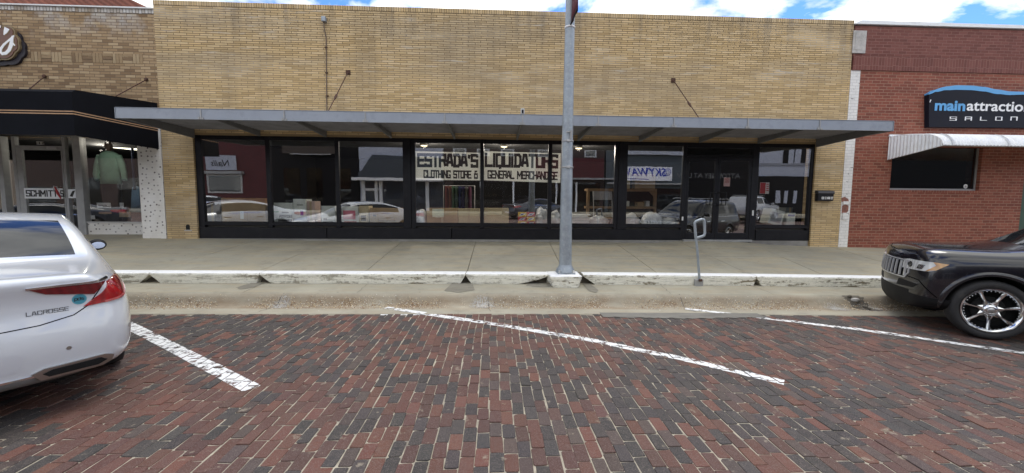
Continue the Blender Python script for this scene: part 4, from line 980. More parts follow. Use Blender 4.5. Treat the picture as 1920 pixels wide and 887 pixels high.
MB().box(px1, YF-.012, .45, XL-.014, YF+.4, W(305, 238)[1]).build('white_pilaster', M['dots'], lb)
YB = 10.85
def XB(px, py=340): return W(px, py, YB)[0]
bz = W(200, 416, YB)[1]
MB().box(XB(158.5), YB, .45, px0-.001, YB+.12, bz-.03).build('bulkhead', M['dots'], lb)
MB().box(XB(158), YB-.03, bz-.029, px0-.001, YB+.12, bz).build('window_sill', M['alu'], lb)
zt_ = 3.215
fr = MB()
for a, b in ((3, 12), (143.5, 158), (-45, -32)): fr.box(XB(a), YB-.05, .5, XB(b), YB+.12, zt_)
for a, b in ((29, 35.5), (122.5, 127.5), (-90, -84)): fr.box(XB(a), YB-.02, .5, XB(b), YB+.08, zt_)
fr.build('storefront_frame', M['alu_grey'], lb, bevel=.004)
dz1 = W(80, 273.5, YB)[1]; dz0 = W(80, 281.5, YB)[1]
d = MB(); xa, xb = XB(36), XB(122)
d.box(xa, YB-.02, .62, XB(47), YB+.04, dz1); d.box(XB(119.5), YB-.02, .62, xb, YB+.04, dz1); d.box(XB(47)+.0005, YB-.02, dz0, XB(119.5)-.0005, YB+.04, dz1); d.box(XB(47)+.0005, YB-.02, .62, XB(119.5)-.0005, YB+.04, .82)
do = d.build('door', M['alu_grey'], lb, bevel=.003)
MB().box(XB(47)-.005, YB+.006, .81, XB(119.5)+.005, YB+.012, dz0+.005).build('glass', M['glass'], do)
h1, h0 = W(85, 353, YB)[1], W(85, 372.5, YB)[1]
MB().box(XB(47.5), YB-.05, h0, XB(119), YB-.03, h1).build('push_plate', M['white_alu'], do, bevel=.003)
mb = MB(); write(mb, 'SCHMITT', XB(51), XB(110), h0+.05, h1-.05, YB-.0505, th=1.0, gap=1.35); mb.build('lettering', M['black_ink'], do); mb = MB(); write(mb, 'S', XB(115.5), XB(121.5), h0+.05, h1-.05, YB-.0505, th=1.0); mb.build('lettering', M['black_ink'], do)
mb = MB(); q = Vector((XB(112.5), YB-.06, (h0+h1)/2)); mb.tube([q+Vector((-.075, 0, .17)), q+Vector((-.01, 0, 0)), q+Vector((.05, 0, -.14))], [.012, .03, .008], 8); mb.build('red_flourish', RED, do)
mb = MB(); mb.tube([q+Vector((-.10, -.01, .07)), q+Vector((-.09, -.01, .19)), q+Vector((-.02, -.01, .17)), q+Vector((.02, -.01, .1))], .01, 8); mb.build('handle', M['alu'], do)
MB().box(XB(95), YB-.035, dz0+.02, XB(113), YB-.0205, dz1-.02).build('closer_cover', M['alu'], do)
for a, b, z0_, z1_ in ((-32, 3, .8, zt_), (12, 29, .8, zt_), (127.5, 143.5, .62, zt_), (36, 122, dz1+.005, zt_)):
    MB().box(XB(a)-.004, YB+.02, z0_, XB(b)+.004, YB+.026, z1_).build('side_pane', M['glass'], lb)
pane_tilt(XB(158)-.004, px0+.01, bz-.005, zt_, YB+.03).build('display_pane', M['glass'], lb)
mb = MB(); write(mb, '106', XB(72), XB(87), W(80, 271.5, YB)[1], W(80, 265, YB)[1], YB+.0195, th=1.); mb.build('street_number', M['alu'], lb)
MB().box(XB(128), YB-.03, h0+.02, XB(143), YB-.01, h1-.02).build('side_rail', M['white_alu'], lb)
mb = MB(); mb.prism([(XB(131), h0+.07), (XB(136), h0+.05), (XB(142), h1-.05), (XB(137), h1-.06)], YB-.034, YB-.0305); mb.build('side_mark', M['black_ink'], lb)
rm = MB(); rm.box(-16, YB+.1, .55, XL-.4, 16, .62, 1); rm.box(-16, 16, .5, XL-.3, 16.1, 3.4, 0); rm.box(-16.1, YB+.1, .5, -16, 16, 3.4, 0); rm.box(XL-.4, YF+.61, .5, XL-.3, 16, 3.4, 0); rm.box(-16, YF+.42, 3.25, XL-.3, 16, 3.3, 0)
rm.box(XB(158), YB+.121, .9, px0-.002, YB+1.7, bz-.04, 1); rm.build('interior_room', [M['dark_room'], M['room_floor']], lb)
# things in its window
dm_ = thing('mannequin', 'headless mannequin in a mint green shirt and dark trousers in the left shop window', 'mannequin', (XB(207), YB+1.1, bz-.04))
def mw(px, py, Y=YB+1.05): return W(px, py, Y)
mint = plain('mint_cloth', (.30, .50, .40), .85, bump=.5, bscale=10)
def loft(mb, rings, mi=0):
    """rings: list of (cx, cy, cz, rx, ry)"""
    n = 20; vs = []
    for (cx_, cy_, cz_, rx, ry) in rings:
        for k in range(n): a = 2*math.pi*k/n; vs.append((cx_+rx*math.cos(a), cy_+ry*math.sin(a), cz_))
    fs = [(i*n+k, i*n+(k+1) % n, (i+1)*n+(k+1) % n, (i+1)*n+k) for i in range(len(rings)-1) for k in range(n)]+[list(range(n))[::-1], [(len(rings)-1)*n+k for k in range(n)]]
    mb.add(vs, fs, mi, True)
cxm, zt2 = mw(201, 283); _, zb2 = mw(201, 345); Ym = YB+1.1
sc = (zt2-zb2)
mb = MB(); loft(mb, [(cxm, Ym, zb2, .27, .17), (cxm, Ym, zb2+.2*sc, .245, .16), (cxm, Ym, zb2+.5*sc, .25, .16), (cxm, Ym, zb2+.78*sc, .29, .15), (cxm, Ym, zb2+.93*sc, .22, .12), (cxm, Ym, zt2, .08, .08)])
for s_ in (-1, 1): mb.tube([(cxm+s_*.24, Ym, zb2+.86*sc), (cxm+s_*.33, Ym, zb2+.6*sc), (cxm+s_*(.35 if s_ < 0 else .42), Ym-.05, zb2+.28*sc), (cxm+s_*(.27 if s_ < 0 else .46), Ym-.1, zb2+.12*sc)], [.085, .08, .07, .06], 12)
mb.build('shirt', mint, dm_); mb = MB(); loft(mb, [(cxm, Ym, bz-.04, .2, .14), (cxm, Ym, zb2-.3, .24, .15), (cxm, Ym, zb2+.01, .25, .15)]); mb.build('trousers', M['sign_black'], dm_)
mb = MB(); loft(mb, [(cxm, Ym, zt2-.02, .055, .055), (cxm, Ym, zt2+.06, .055, .055), (cxm, Ym, zt2+.1, .09, .09), (cxm, Ym, zt2+.2, .085, .09), (cxm, Ym, zt2+.25, .04, .05)]); mb.build('head', plain('mannequin_head', (.10, .07, .055), .6), dm_)
xbl, zbl = mw(256, 352); sh2 = thing('hanging_shirt', 'light blue shirt hanging low at the right edge of the left shop window', 'shirt', (xbl, Ym, bz))
mb = MB(); loft(mb, [(xbl, Ym-.1, mw(256, 398)[1], .15, .07), (xbl+.01, Ym-.1, mw(256, 375)[1], .13, .06), (xbl+.03, Ym-.1, zbl, .1, .05), (xbl+.03, Ym-.1, zbl+.05, .03, .03)]); mb.build('cloth', plain('blue_cloth', (.20, .34, .50), .85), sh2)
MB().tube([(W(247.5, 270, YB+.3)[0], YB+.3, 3.), (W(252, 350, YB+.3)[0], YB+.3, 1.9)], .03, 8).build('post', plain('blue_post', (.05, .07, .14), .5), sh2)
tb = thing('tube_light', 'white tube light behind the mint green shirt in the left shop', 'lamp', (XB(230), 13., 3.)); a = W(205, 275, 13.); b = W(262, 283, 13.); MB().tube([(a[0], 13, a[1]), (b[0], 13.4, b[1]+.05)], .025, 8).build('tube', M['tubelamp'], tb)
tb = thing('tube_light', 'warm tube light seen above the door of the left shop', 'lamp', (XB(60), 13., 3.)); a = W(40, 257, 13.); b = W(82, 262, 13.); MB().box(a[0], 12.9, a[1]-.05, b[0], 13.2, a[1]).build('tube', M['tubelamp'], tb)
tb = thing('tube_light', 'short warm tube light at the far left above the door', 'lamp', (XB(15), 13., 3.)); a = W(12, 254, 13.); b = W(26, 257, 13.); MB().box(a[0], 12.9, a[1]-.04, b[0], 13.2, a[1]).build('tube', M['tubelamp'], tb)
for (q0, r0_, q1, r1_, lab, mt, ln) in ((181, 380, 208, 390, 'white label strip low in the left shop window', 'white', 1), (224, 380, 232, 389, 'small square white card in the left shop window', 'white', 0), (185, 397, 209, 401, 'narrow tan strip below the white label', 'awn_tan', 0), (223, 397, 245, 407, 'brown framed card low in the left shop window', 'cardboard', 0), (169, 404, 178, 411, 'tiny white card in the lower left window corner', 'white', 0)):
    a = W(q0, r0_, YB+.1); b = W(q1, r1_, YB+.1); c = thing('window_card', lab, 'card', ((a[0]+b[0])/2, YB+.1, b[1])); MB().box(a[0], YB+.1, b[1], b[0], YB+.104, a[1]).build('card', M[mt], c)
    if ln: m_ = MB(); m_.box(a[0]+.04, YB+.098, b[1]+.06, b[0]-.1, YB+.0996, b[1]+.08); m_.box(a[0]+.15, YB+.098, b[1]+.02, b[0]-.01, YB+.0996, b[1]+.04); m_.build('print', INK, c)
for lx_, ly_, lz_, le_ in ((XB(195), 11.0, 3.12, 5), (XB(70), 12.6, 3.1, 20)):  # first: unseen fill added to brighten the shirt; second: tube above the door
    pl_ = bpy.data.lights.new('tube_and_fill_light', 'POINT'); pl_.energy = le_; pl_.color = (1, .93, .8); pl_.shadow_soft_size = .03; po = bpy.data.objects.new('tube_and_fill_light', pl_); COL.objects.link(po); po.location = (lx_, ly_, lz_)
# black awning
AW = -8.17; YA = AW/W(137, 210, 1.)[0]
az1 = W(60, 165, YA)[1]; az0 = W(60, 253, YA)[1]; azw = az1+.22
print('awning', YA, az0, az1, azw)
aw = thing('awning', 'black canvas awning with two tan stripes over the left shop', 'awning', (-12, YF, az0))
mb = MB(); mb.prism([(YF+.015, az0), (YA, az0), (YA-.0, az1-.06), (YA+.08, az1), (YF+.015, azw)], AW-.004, AW, axis='x')
mb.box(-19.6, YA, az0, AW-.0045, YA+.01, az1-.06)
mb.add([(-19.6, YA, az1-.06), (AW-.0045, YA, az1-.06), (AW-.0045, YA+.08, az1), (-19.6, YA+.08, az1), (AW-.0045, YF+.015, azw), (-19.6, YF+.015, azw)], [(0, 1, 2, 3), (3, 2, 4, 5)])
mb.build('canvas', M['awn_black'], aw)
for py0, py1 in ((207.2, 209.2), (211.8, 213.8)):
    za, zb = W(100, py0, YA)[1], W(100, py1, YA)[1]
    mb = MB(); mb.box(-19.6, YA-.004, zb, AW+.003, YA-.0005, za); mb.prism([(YA-.004, za), (YA-.004, zb), (YF+.014, zb+.03), (YF+.014, za+.03)], AW+.0005, AW+.003, axis='x'); mb.build('stripe', M['awn_tan'], aw)
for (pw, pe) in (((83, 143), (42, 163)), ((274, 149), (218, 183))):
    xw, zw = W(*pw, YF); f_ = .45; ye = YA+.9; xe = W(*pe, ye)[0]; ze = az1+(azw-az1)*(ye-YA)/(YF-YA)
    ro = MB().tube([(xw, YF+.01, zw), (xe, ye, ze)], .012, 8).build('tie_rod', M['rust'], aw)
    MB().lathe([(0, -.03), (.03, -.03), (.045, .0), (.03, .02)], (xw, YF+.0, zw), 'y', 12).build('wall_knob', M['rust'], ro)
# shop sign on the tan wall: the end of a script name
sx, sz = W(2, 78, YF-.10); sg = thing('script_sign', "cut out brown sign with white script ending in 's on the tan wall", 'sign', (sx, YF, sz))
def blobpoly(cs, n=64, c0=(0, 0)):
    out = []
    for k in range(n):
        a = 2*math.pi*k/n; best = 0
        for (x_, y_, r_) in cs:
            dx, dy = x_-c0[0], y_-c0[1]; b_ = dx*math.cos(a)+dy*math.sin(a); disc = b_*b_-(dx*dx+dy*dy-r_*r_)
            if disc > 0: best = max(best, b_+math.sqrt(disc))
        out.append((c0[0]+best*math.cos(a), c0[1]+best*math.sin(a)))
    return out
def SP(px, py): x_, z_ = W(px, py, YF-.1); return x_, z_
def blobs(off, grow, y0, y1, mt, nm, dx=0, dz=0):
    cs = []
    for px, py, r_ in ((-60, 80, 26), (-45, 100, 20), (-30, 60, 22), (-12, 88, 20), (6, 90, 17), (14, 60, 8.5), (-8, 66, 16), (20, 76, 10), (22, 86, 9), (4, 74, 18)):
        x_, z_ = SP(px, py); cs.append((x_+dx, z_+dz, (r_+grow)/FPX*YF))
    c0 = SP(0, 80); MB().prism(blobpoly(cs, 96, (c0[0]+dx, c0[1]+dz)), y0, y1).build(nm, mt, sg)
blobs(0, 2, YF-.04, YF+.012, plain('sign_dark', (.02, .016, .022), .6), 'dark_offset', .075, -.10)  # near-black copy of the sign shape, set lower and to the right
blobs(0, 2.5, YF-.085, YF-.0405, plain('sign_gold', (.21, .15, .075), .5), 'outline'); blobs(0, .0, YF-.10, YF-.0855, plain('sign_brown', (.14, .06, .035), .5), 'panel')
def ribbon(mb, pts, ws, y0, y1):
    """brush stroke through photo points"""
    P = [Vector((*SP(*p), 0)) for p in pts]; L = []; Rr = []
    for i, p in enumerate(P):
        t_ = (P[min(i+1, len(P)-1)]-P[max(i-1, 0)]).normalized(); n_ = Vector((-t_.y, t_.x, 0))*ws[i]/FPX*YF/2
        L.append(p+n_); Rr.append(p-n_)
    for i in range(len(P)-1): mb.prism([(L[i].x, L[i].y), (Rr[i].x, Rr[i].y), (Rr[i+1].x, Rr[i+1].y), (L[i+1].x, L[i+1].y)], y0-.0002*i, y1)
sS = [(27, 67), (22, 72), (15, 78), (8, 84), (3, 91), (1, 97), (5, 101), (12, 100), (18, 94), (22, 84), (23, 74), (25, 68)]
sT = [(20, 80), (25, 82), (29, 86)]; sA = [(8, 66), (11, 60), (14, 53)]; sB = [(-30, 95), (-14, 70), (-4, 50), (2, 50)]
mb = MB()
for pts, ws in ((sS, [2, 3, 3, 3.5, 4, 5, 5, 5, 5.5, 6, 5, 3]), (sT, [3, 3, 1.5]), (sA, [1, 6, 8.5])): ribbon(mb, pts, [q+2 for q in ws], YF-.104, YF-.1002)
mb.build('letter_edge', plain('sign_gold2', (.30, .22, .11), .5), sg)
mb = MB()
for pts, ws in ((sS, [2, 3, 3, 3.5, 4, 5, 5, 5, 5.5, 6, 5, 3]), (sT, [3, 3, 1.5]), (sA, [1, 6, 8.5]), (sB, [4, 5, 5, 4])): ribbon(mb, pts, ws, YF-.110, YF-.106)
mb.build('lettering', M['sign_white'], sg)
# taller building behind, rusty roof
rb = thing('brick_building', 'taller building with a rusty red brown roof behind the tan shop', 'building', (-20, 20, 0))
t = NT('rusty_roof'); x, y, z = t.sxyz(t.pos()); s_ = t.math('SINE', t.math('MULTIPLY', t.math('ADD', x, t.math('MULTIPLY', z, 1.6)), 16.))
c_ = t.mix(t.ramp(t.noise(t.pos(), 1.1, 6), [(.3, 0.), (.7, 1.)]), (.20, .062, .036), (.30, .10, .06)); c_ = t.mix(t.math('MULTIPLY', t.math('ADD', s_, 1.), .28), c_, (.12, .035, .02)); t.pbsdf(col=c_, rough=.8, normal=t.bump(s_, .6, .02))
Yb = 19.; c0 = W(252, 0, Yb); c1 = W(288, 18, Yb)
k_ = (c1[1]-c0[1])/(c1[0]-c0[0]); top = c0[1]+3.; xt = c0[0]+(top-c0[1])/k_
mb = MB(); mb.add([(-40, Yb, 2), (c1[0]+.8, Yb, 2), (c1[0]+.8, Yb, c1[1]+.8*k_), (xt, Yb+3, top), (-40, Yb+3, top)], [(0, 1, 2, 3, 4)])
mb.add([(c1[0]+.8, Yb, c1[1]+.8*k_), (c1[0]+.8, Yb+9, c1[1]+.8*k_), (xt, Yb+6, top), (xt, Yb+3, top)], [(0, 1, 2, 3)]); mb.add([(c1[0]+.8, Yb, 0), (c1[0]+.8, Yb+9, 0), (c1[0]+.8, Yb+9, c1[1]+.8*k_), (c1[0]+.8, Yb, c1[1]+.8*k_)], [(0, 1, 2, 3)]); mb.add([(-40, Yb+9, 2), (c1[0]+.8, Yb+9, 2), (c1[0]+.8, Yb+9, c1[1]), (xt, Yb+6, top), (-40, Yb+6, top)], [(4, 3, 2, 1, 0)]); mb.add([(-40, Yb+3, top), (xt, Yb+3, top), (xt, Yb+6, top), (-40, Yb+6, top)], [(0, 1, 2, 3)])
mb.build('roof', t.mat, rb)

# ------------------------------------------------------------------ red brick salon
sb = thing('brick_building', 'red brick salon with a dark wave topped sign and white metal awning', 'building', (14, YF, .5))
xs0 = XR+.012; RT0 = 6.22
zsol1, zsol0 = W(1700, 108)[1], W(1700, 134)[1]
wx0, wx1 = W(1670, 330)[0], W(1838, 330)[0]; wz0 = W(1750, 355.5)[1]; wz1 = 3.2
xw0 = W(1593.5, 400)[0]
dxg = W(1913, 400)[0]
mb = MB()
mb.box(xw0, YF, .3, wx0, YF+.35, zsol0); mb.box(wx0+.0002, YF, .3, wx1-.0002, YF+.35, wz0-.075); mb.box(wx0+.0002, YF, wz1, wx1-.0002, YF+.35, zsol0); mb.box(wx1, YF, .3, dxg, YF+.35, zsol0); mb.box(dxg+.0002, YF, 2.75, dxg+1.1, YF+.35, zsol0); mb.box(dxg+1.1002, YF, .2, 30, YF+.35, zsol0)
mb.build('wall', M['red'], sb)
MB().box(xs0+.02, YF-.028, zsol0, 30, YF+.3, zsol1).build('soldier_band', M['red_sold'], sb)
MB().box(xs0+.01, YF-.010, zsol1+.0005, 30, YF+.3, RT0).build('parapet', M['red_up'], sb)
MB().box(xs0, YF+.002, .3, xw0-.0005, YF+.35, zsol0-.0005).build('white_pilaster', M['pbrick'], sb)
cp0 = W(1598, 36)[1]; mb = MB(); mb.prism([(xs0-.04, RT0+.03), (30, RT0+.03), (30, RT0+.10), (xs0+.12, RT0+.115), (xs0-.04, RT0+.04)], YF-.06, YF+.45); mb.build('metal_coping', M['white_alu'], sb)
a, b = W(1599, 58), W(1620, 101); mb = MB(); mb.box(a[0], YF-.04, b[1], b[0], YF-.0105, a[1]); mb.box(a[0]+.05, YF-.048, b[1]+.08, b[0]-.05, YF-.0405, a[1]-.06); mb.build('stone_block', M['stone'], sb, bevel=.008)
MB().box(wx0+.0005, YF-.006, wz0-.074, wx1-.0005, YF+.345, wz0-.02).build('brick_sill', M['red_sill'], sb)
mb = MB(); mb.box(wx0+.001, YF+.08, wz0-.019, wx1-.001, YF+.14, wz0+.03); mb.box(wx0+.001, YF+.08, wz0+.0305, wx0+.03, YF+.14, wz1-.001); mb.box(wx1-.045, YF+.08, wz0+.0305, wx1-.001, YF+.14, wz1-.001); mb.build('window_frame', M['alu_grey'], sb)
MB().box(wx0+.028, YF+.10, wz0+.028, wx1-.044, YF+.106, wz1-.001).build('window_pane', M['glass2'], sb)
MB().box(wx0-.2, YF+.5, .5, wx1+.2, YF+.55, 3.4).build('interior_dark', plain('window_dark', (.012, .011, .010), .9), sb)  # near-black sheet put in for the dark salon interior
a = W(1811, 349.5, YF+.09); st = thing('sticker', 'small round white sticker in the corner of the salon window', 'sticker', (a[0], YF+.095, a[1]))
MB().lathe([(0, -.003), (.058, -.003), (.06, 0)], (a[0], YF+.098, a[1]), 'y', 24).build('disc', M['white'], st); MB().box(a[0]-.02, YF+.0935, a[1]-.03, a[0]+.02, YF+.0945, a[1]+.02).build('mark', M['alu_grey'], st)
mb = MB(); mb.box(dxg+.002, YF+.06, .5, dxg+.10, YF+.16, 2.745); mb.box(dxg+1.0, YF+.06, .5, dxg+1.098, YF+.16, 2.745); mb.box(dxg+.1005, YF+.06, 2.6, dxg+.9995, YF+.16, 2.745); mb.box(dxg+.1005, YF+.07, .5, dxg+.9995, YF+.14, 2.5995); mb.build('door', M['green'], sb)
for pts_ in ([(1578, 371), (1584, 369), (1590, 373), (1592, 378), (1586, 380), (1578, 378)], [(1579, 386), (1585, 383), (1591, 386), (1590, 396), (1584, 402), (1578, 399)]):
    MB().prism([W(a_, b_, YF) for a_, b_ in pts_], YF-.0035, YF+.001).build('exposed_brick', plain('bared_brick', (.25, .11, .08), .85, var=.3, scale=14), sb)
for (q0, q1, lbl) in (((1580, 377.5), (1592, 383.5), 'small upper white outlet box on the white painted strip beside the yellow pier'), ((1579, 399), (1589, 412), 'lower white cover plate on the white painted strip beside the yellow pier')):
    a_, b_ = W(*q0, YF), W(*q1, YF); ob_ = thing('outlet_box', lbl, 'outlet', ((a_[0]+b_[0])/2, YF, b_[1])); MB().box(a_[0], YF-.03, b_[1], b_[0], YF-.001, a_[1]).build('cover', M['pbrick'], ob_, bevel=.005)
# wood behind: roof slab
MB().box(xs0+.1, YF+.36, 5.6, 29.8, 24, 5.7).build('roof', M['dark_room'], sb)
# salon awning, corrugated
axL = W(1666, 275)[0]; YN = axL/W(1770, 268, 1.)[0]*1.0; zA1 = W(1668, 255.5)[1]; zA0 = W(1800, 272, YN)[1]; zside = W(1663, 300)[1]
print('salon awning', YN, zA1, zA0, zside)
sa = thing('awning', 'white corrugated metal awning with rounded front over the salon window', 'awning', (13, YF, zA0))
axR = 14.8
def corr(x): return .012*math.sin(x*2*math.pi/.085)
prof = [(YF-.002, zA1), (YF-.5, zA1-.06)]+[(YN+.22-.22*math.sin(a_), (zA0+.16)+.16*(math.cos(a_))-.0) for a_ in [R(k*15) for k in range(0, 7)]]+[(YN, zA0)]
prof = [(YF-.002, zA1), (YF-.45, zA1-.03), (YN+.32, zA0+.30), (YN+.18, zA0+.25), (YN+.08, zA0+.17), (YN+.02, zA0+.08), (YN, zA0)]
xs = strip_xs(axL, axR, .0142); vs = []; L_ = len(prof)
for x in xs:
    c_ = corr(x)
    for i, (y, z) in enumerate(prof): vs.append((x, y-(c_ if i > 2 else c_*.4), z+c_*(.8 if i < 4 else .2)))
mb = MB(); mb.add(vs, [(i*L_+k, i*L_+k+1, (i+1)*L_+k+1, (i+1)*L_+k) for i in range(len(xs)-1) for k in range(L_-1)], 0, True); mb.build('top_sheet', M['white_alu'], sa)
for xe in (axL, axR):
    vs = []; ys = strip_xs(YN+.03, YF-.002, .0142)
    def topz(y):
        for (y0_, z0_), (y1_, z1_) in zip(prof[:-1], prof[1:]):
            if y1_ <= y <= y0_: return z1_+(z0_-z1_)*(y-y1_)/(y0_-y1_) if y0_ != y1_ else z0_
        return zA0
    for y in ys: vs += [(xe+corr(y), y, topz(y)-.015), (xe+corr(y)-.0, y, min(topz(y)-.02, zA0-(zA0-zside)*(y-YN)/(YF-YN)+corr(y)*.5))]
    mb = MB(); mb.add(vs, [(i*2, i*2+1, i*2+3, i*2+2) for i in range(len(ys)-1)], 0, True); mb.build('side_panel', M['white_alu'], sa)
MB().box(axL-.02, YF-.03, zA1-.01, axR+.02, YF-.0005, zA1+.04).build('wall_flashing', M['white_alu'], sa)
mb = MB(); mb.tube([(axL+.01, YF-.01, zside+.01), (axL+.01, YN+.02, zA0-.01), (axR, YN+.02, zA0-.01), (axR, YF-.01, zside+.01)], .012, 8); mb.build('frame_bar', M['alu'], sa)
for xe in (W(1785, 268, YN)[0], W(1890, 270, YN)[0]):
    mb = MB(); vs = []
    for (y, z) in prof: vs += [(xe, y-.018, z+.018), (xe+.05, y-.018, z+.018)]
    mb.add(vs, [(k*2, k*2+1, k*2+3, k*2+2) for k in range(L_-1)], 0, True); mb.build('joint_strip', M['alu'], sa)
# salon sign
YSg = YF-.12
P_ = lambda px, py: W(px, py, YSg)
n_ = 60
def wave_top(px):       # top edge of the blue wave in photo y
    pts = [(1742, 175), (1755, 168), (1775, 162), (1795, 160), (1820, 160.5), (1845, 163), (1870, 168), (1895, 171.5), (1915, 172), (1950, 170), (1990, 163), (2030, 160), (2060, 163), (2080, 170)]
    for (a, b), (c, d) in zip(pts[:-1], pts[1:]):
        if a <= px <= c: t_ = (px-a)/(c-a); return b+(d-b)*(3*t_*t_-2*t_**3)
    return 170
ss = thing('salon_sign', 'black sign with blue wave top reading main attraction salon on red brick', 'sign', (P_(1850, 240)[0], YF, P_(1850, 240)[1]))
pxs = [1742+(2078-1742)*k/n_ for k in range(n_+1)]
top_ = [P_(px, wave_top(px)) for px in pxs]
low = [P_(px, wave_top(px)+ (2 + 6.5*math.sin(min(1, (px-1742)/60)*math.pi/2)*(1 if px < 1870 else max(.55, 1-(px-1870)/90)))) for px in pxs]
bot = [P_(px, 238+(px-1742)*.008) for px in pxs]
mb = MB(); mb.prism([bot[0], bot[-1]]+low[::-1], YSg, YF-.001); mb.build('panel', M['sign_black'], ss)
mb = MB()
for i in range(n_): mb.prism([low[i], low[i+1], top_[i+1], top_[i]], YSg-.004, YF-.001)
mb.build('blue_wave', M['sign_blue'], ss)
def ft(txt, px0, px1, pyb, hpx, mt, nm, off, Y=YSg):
    a = P_(px0, pyb); b = P_(px1, pyb); size = hpx/FPX*YSg/.7
    o = font_text(nm, txt, size, mt, ss, (a[0], Y-.003, a[1]), extr=.0025, off=off)
    xs_ = [v_.co.x for v_ in o.data.vertices]; w_ = max(xs_)-min(xs_); k_ = (b[0]-a[0])/w_; m0 = min(xs_)
    tx = a[0]-ORG[ss.name].x
    for v_ in o.data.vertices: v_.co.x = tx+(v_.co.x-m0)*k_
ft('main', 1752, 1809, 206.5, 19, M['sign_blue'], 'lettering', .012)
ft('attraction', 1812, 1932, 207, 19, M['sign_white'], 'lettering', .006)
mb = MB()
for ch, px in (('S', 1780), ('A', 1808.5), ('L', 1837), ('O', 1865.5), ('n', 1894)):
    a = P_(px, 226); b = P_(px+14, 219); 
    if ch == 'A': ch = 'a'; b = (b[0], b[1]+.035)
    if ch == 'n': b = (b[0], b[1]+.035)
    write(mb, ch, a[0], b[0], a[1], b[1], YSg-.001, th=.62)
mb.build('lettering', M['sign_white'], ss)
a = P_(1742, 192); mb = MB(); mb.prism([(a[0]+.01, a[1]), (a[0]+.03, a[1]+.0), (a[0]+.055, a[1]+.07), (a[0]+.025, a[1]+.07)], YSg-.003, YSg-.0005); mb.build('comma_mark', M['sign_white'], ss)

# ------------------------------------------------------------------ pole on its block
PX, PY = W(1060, 500, 7.02)[0], 7.02
pz0 = kerbz(PX)+.035
pole = thing('street_pole', 'tapered galvanised street pole on a white chipped concrete block', 'pole', (PX, PY, pz0))
rb_, rt_ = .112, .078
pth = [(PX, PY, pz0+.05), (PX-.004, PY, pz0+1), (PX-.004, PY, pz0+2.5), (PX+.0, PY, pz0+4.4), (PX, PY, pz0+8.2)]
def rr(z): return rb_-(rb_-rt_)*min(1, (z-pz0)/4.6)
MB().tube(pth, [rr(p[2]) for p in pth], 28).build('shaft', M['galv'], pole)
mb = MB(); mb.box(PX-.155, PY-.155, pz0-.018, PX+.155, PY+.155, pz0+.005); mb.lathe([(.165, 0), (.150, .05), (.122, .10), (.113, .13)], (PX, PY, pz0+.006), 'z', 28); mb.build('base_plate', M['galv'], pole, bevel=.004)
for dx, dy in ((-.125, -.125), (.125, -.125), (-.125, .125), (.125, .125)): MB().lathe([(0, .045), (.018, .045), (.018, .006), (.026, .006)], (PX+dx, PY+dy, pz0), 'z', 6).build('anchor_nut', M['alu'], pole)
for py_, w_ in ((265, 1.15), (314, 1.1)):
    z = W(1060, py_, PY)[1]; r_ = rr(z)+.004; MB().lathe([(r_, -.012), (r_+.004, -.012), (r_+.004, .012), (r_, .012)], (PX, PY, z), 'z', 28).build('clamp_band', M['alu_grey'], pole); MB().box(PX-.03, PY-r_-.025, z-.02, PX+.03, PY-r_+.002, z+.02).build('clamp_block', M['alu'], pole, bevel=.004)
z = W(1060, 252, PY)[1]; r_ = rr(z); mb = MB(); mb.tube([(PX-.05, PY-r_-.03, z+.02), (PX+.05, PY-r_-.03, z+.03)], .010, 8); mb.prism([(PX+.01, z-.1), (PX+.04, z-.1), (PX+.06, z+.06), (PX+.03, z+.06)], PY-r_-.035, PY-r_+.003); mb.build('bracket', M['alu_grey'], pole)
z = W(1066, 52, PY)[1]; r_ = rr(z)+.003; MB().lathe([(r_, -.014), (r_+.005, -.014), (r_+.005, .014), (r_, .014)], (PX, PY, z), 'z', 28).build('clamp_band', M['sign_white'], pole)
mb = MB(); mb.tube([(PX+.0, PY, pz0+8.), (PX, PY-.6, pz0+8.5), (PX, PY-2.2, pz0+8.7)], .04, 10); mb.build('lamp_arm', M['galv'], pole); mb = MB(); mb.box(PX-.14, PY-2.8, pz0+8.62, PX+.14, PY-2.1, pz0+8.76); mb.build('lamp_head', M['galv'], pole, bevel=.03)
bn = thing('street_banner', 'maroon cloth banner hanging edge on at the top of the pole', 'banner', (PX+.03, PY-.4, z))
mb = MB(); bxx = PX+.0; N_ = 10; vs = []
for i in range(N_+1):
    for j in range(9): y_ = PY-r_-.02-.46*i/N_; vs.append((bxx+.01*math.sin(i*.9+j*.5), y_, z+.03+1.6*j/8))
mb.add(vs, [(i*9+j, (i+1)*9+j, (i+1)*9+j+1, i*9+j+1) for i in range(N_) for j in range(8)], 0, True); o = mb.build('cloth', plain('maroon_cloth', (.10, .016, .024), .8), bn); sm_ = o.modifiers.new('s', 'SOLIDIFY'); sm_.thickness = .02
MB().tube([(PX, PY-r_+.02, z+.02), (bxx, PY-r_-.52, z+.02)], .014, 8).build('arm', M['sign_black'], bn)
